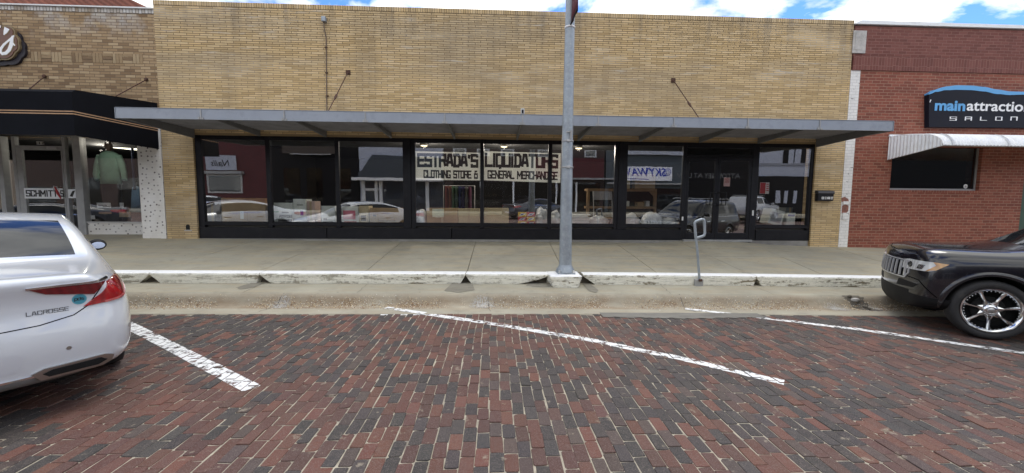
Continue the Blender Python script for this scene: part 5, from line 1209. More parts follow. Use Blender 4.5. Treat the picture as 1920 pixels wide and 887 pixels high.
# block
bx = MB(); x0, x1 = W(1030.5, 530, 6.72)[0], W(1092, 530, 6.72)[0]; zt_ = pz0-.019; gz = gx(1.2)
bm = bmesh.new(); bmesh.ops.create_cube(bm, size=1); bmesh.ops.subdivide_edges(bm, edges=bm.edges, cuts=9, use_grid_fill=True)
from mathutils import noise as mn
for v_ in bm.verts:
    c = v_.co; tz = (c.z+.5); inset = .035*(1-tz)*2*(1 if c.y < 0 else 0); n3 = mn.noise(Vector(c)*5)*.012+mn.noise(Vector(c)*13)*.006; e = max(abs(c.x), abs(c.y))
    rnd = .014 if (abs(c.x) > .44)+(abs(c.y) > .44)+(abs(c.z) > .44) >= 2 else 0
    c.x = (x0+x1)/2+c.x*((x1-x0)-2*inset)*(1-rnd)+n3; c.y = 6.985+(c.y)*(.52)*(1-rnd)+n3*(1 if c.y < 0 else 0); c.z = .17+gz+(zt_-.17-gz)*tz-rnd*.8+n3*.3*(tz > .9)
me = bpy.data.meshes.new('pole_block'); bm.to_mesh(me); bm.free(); me.materials.append(M['kerb']); me.polygons.foreach_set('use_smooth', [True]*len(me.polygons))
o = bpy.data.objects.new('pole_block', me); COL.objects.link(o); tag(o, 'chipped white painted concrete block under the street pole', 'concrete block')

# ------------------------------------------------------------------ grab rail
YR = 6.93
hr = thing('grab_rail', 'thin galvanised post with a square loop handle fixed to the kerb', 'handrail', (*[W(1311, 530, YR)[0], YR], .2))
A = lambda px, py, Y=YR: Vector((W(px, py, Y)[0], Y, W(px, py, Y)[1]))
MB().tube([A(1311.5, 524), A(1307.5, 470), A(1304.5, 446)], .021, 14).build('post', M['galv'], hr)
pts = [A(1304.5, 446), A(1303, 425), A(1302.6, 418), A(1305, 415), A(1316, 411), A(1319.5, 412), A(1320.6, 417), A(1321.5, 437), A(1320, 441.5), A(1316, 443.5), A(1305.5, 446.5)]
MB().tube(pts, .024, 14).build('loop_handle', M['galv'], hr)
p = A(1311, 530); MB().box(p.x-.075, YR-.012, p.z-.07, p.x+.075, YR+.05, p.z+.06).build('bracket', M['alu_grey'], hr, bevel=.01); MB().tube([(p.x-.02, YR-.03, p.z+.05), (p.x+.03, YR-.03, p.z+.05)], .022, 10).build('pivot_bolt', M['rust'], hr)
# ------------------------------------------------------------------ vehicles
PAINT = {'white': mat_paint('pearl_white_paint', (.58, .605, .63), .0, .25), 'black': mat_paint('black_car_paint', (.005, .005, .009), .0, .2, coat=.5, dirt=.12), 'dark': mat_paint('dark_grey_paint', (.05, .055, .065), .2, .3), 'silver': mat_paint('silver_paint', (.50, .51, .52), .3, .3)}
CG = NT('car_glass'); CG.pbsdf(col=(.010, .012, .015), rough=.03, spec=.22); CARGLASS = CG.mat
TRIM = plain('black_plastic_trim', (.009, .009, .010), .6, spec=.2, coords='obj'); WELL = plain('wheel_well', (.006, .006, .006), .95)
TYRE = plain('tyre_rubber', (.018, .018, .019), .8, bump=.2, coords='obj', grime=((.06, .055, .05), .4, 6)); CHROME = NT('chrome'); CHROME.pbsdf(col=(.66, .67, .68), rough=.12, metal=1.); CHROME = CHROME.mat
SATIN = NT('satin_metal'); SATIN.pbsdf(col=(.42, .42, .41), rough=.35, metal=1.); SATIN = SATIN.mat
def lens_mat(name, col, em=0):
    t = NT(name); x, y, z = t.sxyz(t.obj()); s_ = t.math('SINE', t.math('MULTIPLY', t.math('ADD', y, x), 150.)); c = t.mix(t.math('MULTIPLY', t.math('ADD', s_, 1.), .22), col, tuple(q*.35 for q in col)); t.pbsdf(col=c, rough=.12, coat=1., coatr=.02); return t.mat
REDL = lens_mat('red_lens', (.34, .012, .014)); REDD = lens_mat('dark_red_lens', (.17, .006, .010)); CLEARL = lens_mat('clear_lens', (.60, .61, .60)); AMB = lens_mat('amber_lens', (.50, .26, .07)); PINKL = lens_mat('pale_lens', (.50, .13, .12))
def smooth_hull(st, bulge_r, bulge_f, glass, name, cross=(.90, .46, 0), subs=2):
    """st: stations (x, [S0..S5], crown); S=(y,z[,dx]). grid of 6+5+6 columns"""
    cols = []; vs = []; fs = []; mi = []
    nS = 6
    for (x, Sx, crown) in st:
        row = []
        for s_ in Sx[:6]: row.append((x+(s_[2] if len(s_) > 2 else 0), -s_[0], s_[1]))
        y5, z5 = Sx[5][0], Sx[5][1]; d5 = Sx[5][2] if len(Sx[5]) > 2 else 0; cdx = Sx[6] if len(Sx) > 6 else 0
        for f in cross: row.append((x+d5+cdx*(1-f*f), -y5*f, z5+crown*(1-f*f)))
        full = row+[(a, -b, c) for a, b, c in row[-2::-1]]
        vs += full
    nC = 2*(nS+len(cross))-1
    for i in range(len(st)-1):
        for k in range(nC-1):
            fs.append((i*nC+k, (i+1)*nC+k, (i+1)*nC+k+1, i*nC+k+1))
            mi.append(glass(i, k if k < nC//2 else nC-2-k))
        fs.append((i*nC+nC-1, (i+1)*nC+nC-1, (i+1)*nC, i*nC)); mi.append(2)
    def cap(i, bulge, sgn):
        base = i*nC; x = st[i][0]; rows = []
        for j in range(5):
            l = base+j; r_ = base+nC-1-j; yl, yr = vs[l][1], vs[r_][1]; mid = []
            for f in list(cross)+[-c for c in cross[-2::-1]]:
                xx = vs[l][0]+sgn*bulge[j]*(1-f*f); mid.append(len(vs)); vs.append((xx, yl*f, vs[l][2]))
            rows.append([l]+mid+[r_])
        rows.append([base+5]+[base+6+q for q in range(2*len(cross)-1)]+[base+nC-6])
        for j in range(5):
            for k in range(len(rows[j])-1):
                q = (rows[j][k], rows[j][k+1], rows[j+1][k+1], rows[j+1][k])
                fs.append(q if sgn < 0 else q[::-1]); mi.append(0)
        fs.append(tuple(rows[0][::-1]) if sgn < 0 else tuple(rows[0])); mi.append(2)
        # bottom row strip already closed by the floor
    cap(0, bulge_r, -1); cap(len(st)-1, bulge_f, 1)
    me = bpy.data.meshes.new(name); me.from_pydata(vs, [], fs); me.update()
    for q in (PAINT['white'], CARGLASS, TRIM, WELL): me.materials.append(q)
    bm = bmesh.new(); bm.from_mesh(me)
    # remove degenerate bottom ngon rows (2-gon faces)
    bmesh.ops.recalc_face_normals(bm, faces=bm.faces); bm.to_mesh(me); bm.free()
    me.polygons.foreach_set('material_index', mi[:len(me.polygons)])
    o = bpy.data.objects.new(name, me); COL.objects.link(o)
    s_ = o.modifiers.new('s', 'SUBSURF'); s_.levels = subs; s_.render_levels = subs
    return o
def evalmesh(o):
    dg = bpy.context.evaluated_depsgraph_get(); dg.update(); return bpy.data.meshes.new_from_object(o.evaluated_get(dg))
def make_car(spec):
    root = thing(spec['name'], spec['label'], spec['cat'], (0, 0, 0))
    o = smooth_hull(spec['st'], spec['br'], spec['bf'], spec['glass'], 'body')
    me0 = evalmesh(o); bvh_full = BVHTree.FromPolygons([v_.co for v_ in me0.vertices], [p.vertices for p in me0.polygons])
    # wheel arches
    cut = MB(); ar = spec['arch']
    for wx in spec['wheels']:
        for s_ in (-1, 1): cut.lathe([(0, s_*.58), (ar, s_*.58), (ar, s_*1.2), (0, s_*1.2)], (wx, 0, spec['wz']), 'y', 48)
    co = cut.build('cut', [PAINT['white'], CARGLASS, TRIM, WELL]); bm = bmesh.new(); bm.from_mesh(co.data); bmesh.ops.remove_doubles(bm, verts=bm.verts, dist=1e-5); bmesh.ops.recalc_face_normals(bm, faces=bm.faces); bm.to_mesh(co.data); bm.free()
    b = o.modifiers.new('b', 'BOOLEAN'); b.operation = 'DIFFERENCE'; b.object = co; b.solver = 'EXACT'
    me = evalmesh(o); bpy.data.objects.remove(o); bpy.data.objects.remove(co)
    # split: paint / glass pieces / underside
    bm = bmesh.new(); bm.from_mesh(me)
    for f in bm.faces:
        c = f.calc_center_median()
        for wx in spec['wheels']:
            d = math.hypot(c.x-wx, c.z-spec['wz'])
            if d < ar-.002 and abs(c.y) > .5 and (abs(c.y) < .6 ): f.material_index = 3
            if abs(d-ar) < .012 and abs(f.normal.y) < .35 and abs(c.y) > .56: f.material_index = 3
    sets = {}
    for f in bm.faces:
        c_ = f.calc_center_median(); wi = min(range(len(spec['wheels'])), key=lambda q: abs(c_.x-spec['wheels'][q]))
        key = ('body' if f.material_index == 0 else 'underside' if f.material_index == 2 else 'wheel_arch_%d%s' % (wi, 'r' if c_.y < 0 else 'l') if f.material_index == 3 else 'glass')
        if key == 'glass':
            c = f.calc_center_median(); nn = f.normal
            if abs(nn.y) > .62: key = 'side_window_r' if c.y < 0 else 'side_window_l'
            elif c.x > spec['mid']: key = 'windshield'
            else: key = 'rear_window'
        sets.setdefault(key, []).append(f.index)
    bm.faces.ensure_lookup_table(); out = {}
    for key, idx in sets.items():
        b2 = bmesh.new(); vm = {}
        for i in idx:
            f = bm.faces[i]; vv = []
            for v_ in f.verts:
                if v_.index not in vm: vm[v_.index] = b2.verts.new(v_.co)
                vv.append(vm[v_.index])
            try: b2.faces.new(vv)
            except ValueError: pass
        if 'arch' in key: key2 = 'wheel_arch'
        else: key2 = key
        m2 = bpy.data.meshes.new(key2); b2.to_mesh(m2); b2.free()
        m2.materials.append({'body': PAINT[spec['paint']], 'underside': TRIM, 'wheel_arch': WELL}.get(key2, CARGLASS)); m2.polygons.foreach_set('use_smooth', [True]*len(m2.polygons))
        nm = 'side_window' if 'side' in key else key2
        q = bpy.data.objects.new(nm, m2); COL.objects.link(q); q.parent = root; out[key] = q
        if key2 in ('body', 'wheel_arch'): 
            md = q.modifiers.new('e', 'EDGE_SPLIT'); md.split_angle = R(38)
    bm.free()
    return root, bvh_full, out
def conform(bvh, polys, o_, u, v, d, off, name, mat, parent, step=.03, skirt=True, mi=None, smooth=True):
    """project polygons drawn in the (u,v) plane along d on to the body, proud of it by off"""
    o_, u, v, d = Vector(o_), Vector(u), Vector(v), Vector(d).normalized(); bm = bmesh.new()
    for pl in polys:
        try: bm.faces.new([bm.verts.new((a, b, 0)) for a, b in pl])
        except ValueError: pass
    xs = [v_.co.x for v_ in bm.verts]; ys = [v_.co.y for v_ in bm.verts]
    for ax, lo, hi in ((0, min(xs), max(xs)), (1, min(ys), max(ys))):
        k = lo+step
        while k < hi-step*.3:
            n_ = (1, 0, 0) if ax == 0 else (0, 1, 0); c = (k, 0, 0) if ax == 0 else (0, k, 0)
            bmesh.ops.bisect_plane(bm, geom=bm.verts[:]+bm.edges[:]+bm.faces[:], plane_co=c, plane_no=n_); k += step
    bmesh.ops.triangulate(bm, faces=[f for f in bm.faces if len(f.verts) > 4])
    ok = True; bad = []
    for v_ in bm.verts:
        p = o_+u*v_.co.x+v*v_.co.y; h = bvh.ray_cast(p, d)
        if h[0] is None: bad.append(v_); continue
        n_ = h[1] if h[1].dot(d) < 0 else -h[1]; v_.co = h[0]+n_*off
        v_.normal = n_
    bmesh.ops.delete(bm, geom=bad, context='VERTS')
    if skirt and off > .0025:
        be = [e for e in bm.edges if e.is_boundary]; r_ = bmesh.ops.extrude_edge_only(bm, edges=be)
        for v_ in r_['geom']:
            if isinstance(v_, bmesh.types.BMVert): v_.co += d*(off+.006)
    bmesh.ops.recalc_face_normals(bm, faces=bm.faces)
    tot = sum((f.normal.dot(-d) for f in bm.faces))
    if tot < 0: bmesh.ops.reverse_faces(bm, faces=bm.faces)
    m2 = bpy.data.meshes.new(name); bm.to_mesh(m2); bm.free(); m2.materials.append(mat); m2.polygons.foreach_set('use_smooth', [smooth]*len(m2.polygons))
    q = bpy.data.objects.new(name, m2); COL.objects.link(q); q.parent = parent
    md = q.modifiers.new('e', 'EDGE_SPLIT'); md.split_angle = R(35)
    return q
def strip2(pts, w_):
    """thin band polygons along a 2D polyline"""
    out = []
    for (a, b), (c, d) in zip(pts[:-1], pts[1:]):
        L = math.hypot(c-a, d-b); nx, ny = -(d-b)/L*w_/2, (c-a)/L*w_/2; out.append([(a+nx, b+ny), (a-nx, b-ny), (c-nx, d-ny), (c+nx, d+ny)])
    return out
def circ(x, y, r_, n=20): return [(x+r_*math.cos(2*math.pi*k/n), y+r_*math.sin(2*math.pi*k/n)) for k in range(n)]
def wheel(parent, wx, side, wz, tr, tw, yo, rimr, style):
    """side -1 right, +1 left; yo outer face y"""
    s_ = side; t = MB(); yo = s_*yo; w_ = -s_*tw
    t.lathe([(rimr, yo+w_), (tr*.93, yo+w_), (tr-.006, yo+w_*.88), (tr, yo+w_*.75), (tr+.001, yo+w_*.5), (tr, yo+w_*.25), (tr-.008, yo+w_*.1), (tr*.95, yo+w_*.01), (tr*.88, yo-w_*.02), (tr*.80, yo-w_*.015), (rimr+.012, yo+w_*.06), (rimr-.004, yo+w_*.1), (rimr-.01, yo+w_)], (wx, 0, wz), 'y', 56, close=True)
    ty = t.build('wheel', TYRE, parent, local=True)
    r_ = MB(); e = -s_
    r_.lathe([(rimr+.006, yo+e*.02), (rimr+.010, yo+e*.002), (rimr-.004, yo+e*.0), (rimr-.022, yo+e*.016), (rimr-.032, yo+e*.04), (rimr-.034, yo+e*.15), (rimr-.03, yo+e*.16), (rimr, yo+e*.16)], (wx, 0, wz), 'y', 56)
    n = {'seven': 7, 'five': 5}[style]; hub = .075 if style == 'seven' else .06
    for k in range(n):
        a = R(-90)+2*math.pi*k/n; ca, sa_ = math.cos(a), math.sin(a)
        def P(r0, tn, dy): return (wx+r0*ca-tn*sa_, yo+e*dy, wz+r0*sa_+tn*ca)
        w0, w1, w2 = (.050, .017, .026) if style == 'seven' else (.05, .045, .07)
        sec = [(hub*.7, w0, .040), (rimr*.45, w1, .030), (rimr*.75, w1*1.1, .020), (rimr-.012, w2, .012)]
        vs = []
        for r0, hw, dy in sec: vs += [P(r0, -hw, dy+.016), P(r0, -hw*.35, dy), P(r0, hw*.35, dy), P(r0, hw, dy+.016), P(r0, hw*.8, dy+.06), P(r0, -hw*.8, dy+.06)]
        r_.add(vs, [(i*6+j, (i+1)*6+j, (i+1)*6+(j+1) % 6, i*6+(j+1) % 6) for i in range(3) for j in range(6)], 0, False)
    r_.lathe([(0, yo+e*.012), (hub*.6, yo+e*.014), (hub*.82, yo+e*.022), (hub, yo+e*.04), (hub*1.1, yo+e*.07)], (wx, 0, wz), 'y', 28)
    ri = r_.build('rim', CHROME if style == 'seven' else SATIN, ty, local=True)
    md = ri.modifiers.new('e', 'EDGE_SPLIT'); md.split_angle = R(30)
    if style == 'seven':
        mb = MB()
        for k in range(42):
            a = 2*math.pi*k/42; c = (wx+(rimr-.030)*math.cos(a), yo+e*.030, wz+(rimr-.030)*math.sin(a)); mb.lathe([(0, -.004*s_*-1), (.006, 0), (.006, .008)], c, 'y', 6)
        mb.build('rim_rivets', CHROME, ty, local=True)
        mb = MB(); mb.lathe([(0, yo+e*.008), (.030, yo+e*.009), (.034, yo+e*.014)], (wx, 0, wz), 'y', 24); mb.build('hub_cap', SATIN, ty, local=True)
    d = MB(); d.lathe([(0, yo+e*.09), (.15, yo+e*.09), (.16, yo+e*.11), (0, yo+e*.11)], (wx, 0, wz), 'y', 32); d.lathe([(0, yo+e*.165), (rimr, yo+e*.165)], (wx, 0, wz), 'y', 32)
    d.build('brake_disc', WELL, ty, local=True)
def arch_lip(parent, wx, wz, ar, side, bvh, mat, wd=.05, a0=-12, a1=192, out=.012):
    """flared lip round a wheel opening lying on the body side"""
    vs = []; n = 40
    for k in range(n+1):
        a = R(a0+(a1-a0)*k/n)
        for r_ in (ar-.004, ar+wd*.5, ar+wd):
            x, z = wx+r_*math.cos(a), wz+r_*math.sin(a); h = bvh.ray_cast(Vector((x, side*1.5, max(z, .24))), Vector((0, -side, 0)))
            y = h[0].y if h[0] else side*.85
            o_ = out if r_ < ar+wd*.9 else -.002
            vs.append((x, y+side*o_, z))
        x, z = wx+(ar-.004)*math.cos(a), wz+(ar-.004)*math.sin(a); vs.append((x, vs[-3][1]-side*.06, z))
    mb = MB(); mb.add(vs, [(k*4+j, k*4+j+1, (k+1)*4+j+1, (k+1)*4+j) for k in range(n) for j in (0, 1)]+[(k*4+3, k*4, (k+1)*4, (k+1)*4+3) for k in range(n)], 0, True)
    return mb.build('wheel_arch_lip', mat, parent, local=True)
SEAM = plain('panel_gap', (.003, .003, .003), .95, spec=.05)
# ---- white sedan (x forward, origin at the rear axle on the ground)
def sg_(i, k):
    # i: station interval, k: column (0..4 side, 5.. top)
    if k == 4 and 4 <= i <= 10: return 1
    if i in (3, 4) and k in (6, 7): return 1
    if i in (9, 10) and k in (5, 6, 7): return 1
    return 0
SED = [
 (-1.03, [(.66, .27), (.76, .36), (.80, .58, -.03), (.79, .80, .03), (.74, .93, .00), (.64, 1.035, -.07), -.07], .012),
 (-.93, [(.78, .21), (.87, .36), (.885, .60), (.865, .81), (.80, .945), (.67, 1.03), -.05], .015),
 (-.55, [(.87, .19), (.925, .38), (.93, .64), (.905, .84), (.84, .975), (.73, 1.045)], .015),
 (-.22, [(.90, .19), (.93, .38), (.935, .66), (.91, .86), (.86, .99), (.77, 1.075)], .02),
 (.20, [(.90, .19), (.93, .38), (.935, .67), (.91, .87), (.87, .99), (.74, 1.245)], .025),
 (.66, [(.90, .19), (.925, .38), (.93, .67), (.905, .87), (.87, .99), (.70, 1.385)], .035),
 (1.05, [(.90, .19), (.925, .38), (.93, .67), (.905, .87), (.87, .985), (.69, 1.425)], .032),
 (1.12, [(.90, .19), (.925, .38), (.93, .67), (.905, .87), (.87, .98), (.69, 1.427)], .032),
 (1.75, [(.90, .19), (.925, .38), (.93, .67), (.905, .86), (.86, .965), (.68, 1.415)], .035),
 (2.05, [(.90, .19), (.925, .38), (.93, .67), (.905, .86), (.83, .955), (.62, 1.36)], .04),
 (2.55, [(.90, .19), (.925, .38), (.93, .67), (.905, .85), (.81, .94), (.635, 1.12)], .06),
 (2.95, [(.90, .19), (.925, .38), (.93, .67), (.90, .84), (.82, .92), (.70, .965)], .06),
 (3.35, [(.88, .20), (.915, .38), (.92, .64), (.885, .80), (.79, .88), (.66, .915)], .05),
 (3.72, [(.78, .22), (.85, .38), (.86, .58), (.83, .73), (.74, .81), (.60, .845)], .03),
 (3.88, [(.66, .25), (.74, .38), (.76, .55), (.73, .67), (.66, .74), (.54, .77)], .02)]
sedan, sb_, sparts = make_car(dict(name='sedan', label='white sedan parked on the brick street at the left edge, seen from behind', cat='car', st=SED, br=[.10, .12, .13, .10, .09], bf=[.14, .15, .15, .13, .11], glass=sg_, wheels=(0, 2.905), arch=.375, wz=.345, mid=1.2, paint='white'))
for wx in (0, 2.905):
    for s_ in (-1, 1): wheel(sedan, wx, s_, .345, .345, .235, .905, .235, 'five')
F_ = Vector((1, 0, 0))
def rear(polys, off, nm, mt, par=sedan, **k): return conform(sb_, polys, (-3, 0, 0), (0, -1, 0), (0, 0, 1), (1, 0, 0), off, nm, mt, par, **k)   # u = to the right as seen from behind
def quarter(side, polys, off, nm, mt, par=sedan, ang=50, x0=-1., fwd=1, **k):
    a = R(ang); d = Vector((math.cos(a)*fwd, side*-math.sin(a), 0)); u = Vector((math.sin(a)*fwd, side*math.cos(a), 0)); o_ = Vector((x0, side*.75, 0))-d*2
    return conform(sb_ if par == sedan else jb_, polys, o_, u, (0, 0, 1), d, off, nm, mt, par, **k)
for s_ in (1, -1):      # s_=+1 is the right hand side seen from behind
    def mir(pl): return [[(s_*a, b) for a, b in (q if s_ > 0 else q[::-1])] for q in pl]
    tl = quarter(-s_, [[(-.14, .785), (.10, .805), (.34, .84), (.40, .875), (.39, .93), (.33, .95), (.14, .95), (.0, .948), (-.05, .87)]], .010, 'tail_light', REDL, ang=42)
    quarter(-s_, strip2([(-.04, .80), (.14, .82), (.32, .865)], .016), .0125, 'light_guide', PINKL, par=sedan, ang=42)
    ib = rear(mir([[(.345, .962), (.42, .918), (.665, .872), (.73, .955), (.38, .966)]]), .009, 'tail_light', REDD)
    rear(mir(strip2([(.33, .970), (.5, .972), (.75, .968)], .014)), .012, 'chrome_strip', CHROME)
    rear(mir(strip2([(.735, .975), (.69, .89), (.63, .79), (.55, .735), (.38, .70), (0, .68)], .007)), .0014, 'trunk_gap', SEAM)
    rear(mir([[(.32, .365), (.36, .312), (.68, .312), (.73, .335), (.74, .375), (.69, .395), (.38, .39)]]), .022, 'exhaust_tip', SATIN)
    rear(mir([[(.37, .355), (.40, .328), (.65, .328), (.70, .35), (.67, .377), (.42, .374)]]), .026, 'exhaust_mouth', WELL)
    rear(mir([circ(.51, .50, .014), ]), .002, 'parking_sensor', SATIN)
    quarter(-s_, [circ(.15, .55, .012)], .002, 'parking_sensor', SATIN, ang=42)
rear([[(-.60, .335), (-.60, .225), (.60, .225), (.60, .335)]], .006, 'rear_valance', plain('grey_valance', (.16, .16, .155), .6, coords='obj'))
rear(strip2([(-.34, .343), (.34, .343)], .014), .010, 'chrome_strip', CHROME)
rear([[(-.30, .50), (-.26, .40), (.26, .40), (.30, .50), (.26, .53), (-.26, .53)]], .002, 'plate_recess', mat_paint('recess_paint', (.55, .57, .60), 0, .3))
rear([[(-.15, .415), (.15, .415), (.15, .51), (-.15, .51)]], .010, 'license_plate', M['white'])
q, wd = glyphs('LACROSSE', 1.3, .8); k_ = .20/wd
rear([[(.325+a*k_, .775+b*k_*.85) for a, b in z_] for z_ in q], .003, 'badge', plain('badge_metal', (.14, .14, .14), .3, .8), step=.2, skirt=False, smooth=False)
rear([circ(.585, .845, .040)], .0015, 'sticker', plain('teal_sticker', (.10, .35, .42), .5)); rear([circ(.585, .845, .034)], .0022, 'sticker', plain('teal_sticker_inner', (.05, .26, .34), .5))
DP = {'p': [(0,-1.5,0,3),(0,3,2,3),(2,3,2,0),(0,0,2,0)], 'd': [(2,0,2,4.6),(0,0,0,3),(0,3,2,3),(0,0,2,0)], 's': [(0,3,2,3),(0,3,0,1.5),(0,1.5,2,1.5),(2,1.5,2,0),(0,0,2,0)]}
for ch, x_ in (('p', .560), ('d', .577), ('s', .594)):
    pl = []
    for (a, b, c, d) in DP[ch]: pl += strip2([(x_+a*.0065, .838+b*.0055), (x_+c*.0065, .838+d*.0055)], .0042)
    rear(pl, .0032, 'sticker_letter', INK, step=.2, skirt=False, smooth=False)
def side(bv, par, s_, polys, off, nm, mt, **k): return conform(bv, polys, (0, s_*3, 0), (1, 0, 0), (0, 0, 1), (0, -s_, 0), off, nm, mt, par, **k)
for s_ in (-1, 1):
    side(sb_, sedan, s_, strip2([(.46, .95), (.44, .75), (.50, .45), (.55, .27)], .007)+strip2([(1.13, .97), (1.13, .30)], .007)+strip2([(2.12, .95), (2.16, .30)], .007)+strip2([(.55, .27), (2.16, .27)], .007), .0014, 'door_gap', SEAM, step=.06)
    side(sb_, sedan, s_, strip2([(.2, .985), (1.1, .975), (2.5, .93)], .016), .004, 'chrome_strip', CHROME, step=.08)
    for x in (.72, 1.75): side(sb_, sedan, s_, [[(x-.11, .80), (x+.11, .80), (x+.11, .822), (x-.11, .822)]], .02, 'door_handle', CHROME)
    arch_lip(sedan, 0, .345, .375, s_, sb_, PAINT['white'], wd=.03, out=.006); arch_lip(sedan, 2.905, .345, .375, s_, sb_, PAINT['white'], wd=.03, out=.006)
    mb = MB(); bm_y = s_*.93
    rg = [(2.06, bm_y, .985, .02, .03), ]
    mr = bmesh.new(); bmesh.ops.create_icosphere(mr, subdivisions=3, radius=1)
    for v_ in mr.verts: v_.co = Vector((2.02+v_.co.x*.085+(.03 if v_.co.x > 0 else 0)*abs(v_.co.x), s_*.985+v_.co.y*.09, 1.0+v_.co.z*.072))
    m2 = bpy.data.meshes.new('side_mirror'); mr.to_mesh(m2); mr.free(); m2.materials.append(TRIM); m2.polygons.foreach_set('use_smooth', [True]*len(m2.polygons)); qo = bpy.data.objects.new('side_mirror', m2); COL.objects.link(qo); qo.parent = sedan
    g = MB(); n = 20; g.add([(1.925+.006*math.sin(2*math.pi*k/n), s_*.985+.064*math.cos(2*math.pi*k/n), 1.0+.042*math.sin(2*math.pi*k/n)) for k in range(n)]+[(1.945, s_*.985+.064*math.cos(2*math.pi*k/n), 1.0+.042*math.sin(2*math.pi*k/n)) for k in range(n)], [list(range(n))[::-1]]+[(k, (k+1) % n, n+(k+1) % n, n+k) for k in range(n)]); g.build('mirror_glass', CHROME, qo, local=True)
    MB().tube([(2.08, s_*.84, .955), (2.05, s_*.95, .965)], .022, 8).build('mirror_arm', TRIM, sedan, local=True)
    quarter(s_, [[(-.30, .60), (.10, .58), (.30, .68), (.34, .74), (.0, .73), (-.28, .66)]], .008, 'headlight', CLEARL, ang=48, x0=3.8, fwd=-1) if False else None
def front(bv, par, polys, off, nm, mt, x0=6, **k): return conform(bv, polys, (x0, 0, 0), (0, 1, 0), (0, 0, 1), (-1, 0, 0), off, nm, mt, par, **k)
front(sb_, sedan, [[(-.40, .42), (.40, .42), (.34, .64), (-.34, .64)]], .006, 'grille', TRIM); front(sb_, sedan, strip2([(-.40, .42), (.40, .42), (.34, .64), (-.34, .64), (-.40, .42)], .022), .012, 'chrome_strip', CHROME)
for s_ in (-1, 1): front(sb_, sedan, [[(s_*.42, .60), (s_*.70, .585), (s_*.73, .66), (s_*.42, .655)][::s_]], .008, 'headlight', CLEARL); front(sb_, sedan, [[(s_*.5, .32), (s_*.7, .33), (s_*.68, .40), (s_*.5, .39)][::s_]], .006, 'fog_light', TRIM)
# ---- black SUV
def jg(i, k):
    if k == 4 and 1 <= i <= 9 and i not in (3, 6): return 1
    if i in (8, 9) and k in (5, 6, 7): return 1
    return 0
JEP = [
 (-1.00, [(.72, .42), (.82, .52), (.87, .74), (.87, .98), (.82, 1.10, .03), (.68, 1.60, .16)], .04),
 (-.85, [(.84, .36), (.92, .52), (.935, .78), (.92, 1.0), (.86, 1.12), (.70, 1.67, .06)], .04),
 (-.35, [(.89, .32), (.94, .50), (.95, .80), (.93, 1.02), (.88, 1.13), (.70, 1.70)], .045),
 (-.05, [(.90, .30), (.94, .50), (.95, .80), (.93, 1.02), (.88, 1.13), (.70, 1.705)], .045),
 (.05, [(.90, .30), (.94, .50), (.95, .80), (.93, 1.02), (.88, 1.13), (.70, 1.71)], .045),
 (.80, [(.90, .30), (.94, .50), (.95, .80), (.93, 1.02), (.88, 1.125), (.70, 1.715)], .045),
 (1.0, [(.90, .30), (.94, .50), (.95, .80), (.93, 1.02), (.88, 1.125), (.70, 1.715)], .045),
 (1.10, [(.90, .30), (.94, .50), (.95, .80), (.93, 1.02), (.88, 1.12), (.70, 1.71)], .045),
 (1.62, [(.90, .30), (.94, .50), (.95, .80), (.93, 1.02), (.88, 1.11), (.685, 1.66)], .045),
 (2.08, [(.90, .30), (.94, .50), (.95, .80), (.93, 1.01), (.88, 1.09), (.73, 1.37)], .05),
 (2.46, [(.90, .30), (.94, .50), (.955, .80), (.935, .99), (.885, 1.06), (.78, 1.10)], .05),
 (3.10, [(.92, .24), (.95, .46), (.96, .78), (.93, .97), (.87, 1.05), (.76, 1.09)], .045),
 (3.40, [(.88, .22), (.92, .44), (.93, .72), (.90, .95), (.85, 1.05), (.73, 1.09)], .04),
 (3.50, [(.80, .22), (.86, .42), (.88, .68), (.84, .91), (.78, 1.02), (.67, 1.065)], .035),
 (3.56, [(.68, .23), (.76, .40), (.79, .64), (.75, .86), (.69, .985), (.60, 1.02)], .03)]
suv, jb_, jparts = make_car(dict(name='suv', label='black suv with chrome seven spoke wheels parked at the right edge', cat='car', st=JEP, br=[.06, .09, .10, .08, .06], bf=[.08, .11, .12, .10, .08], glass=jg, wheels=(0, 2.915), arch=.43, wz=.372, mid=1.2, paint='black'))
for wx in (0, 2.915):
    for s_ in (-1, 1): wheel(suv, wx, s_, .372, .372, .26, .945, .268, 'seven'); arch_lip(suv, wx, .372, .43, s_, jb_, PAINT['black'], wd=.055, out=.018)
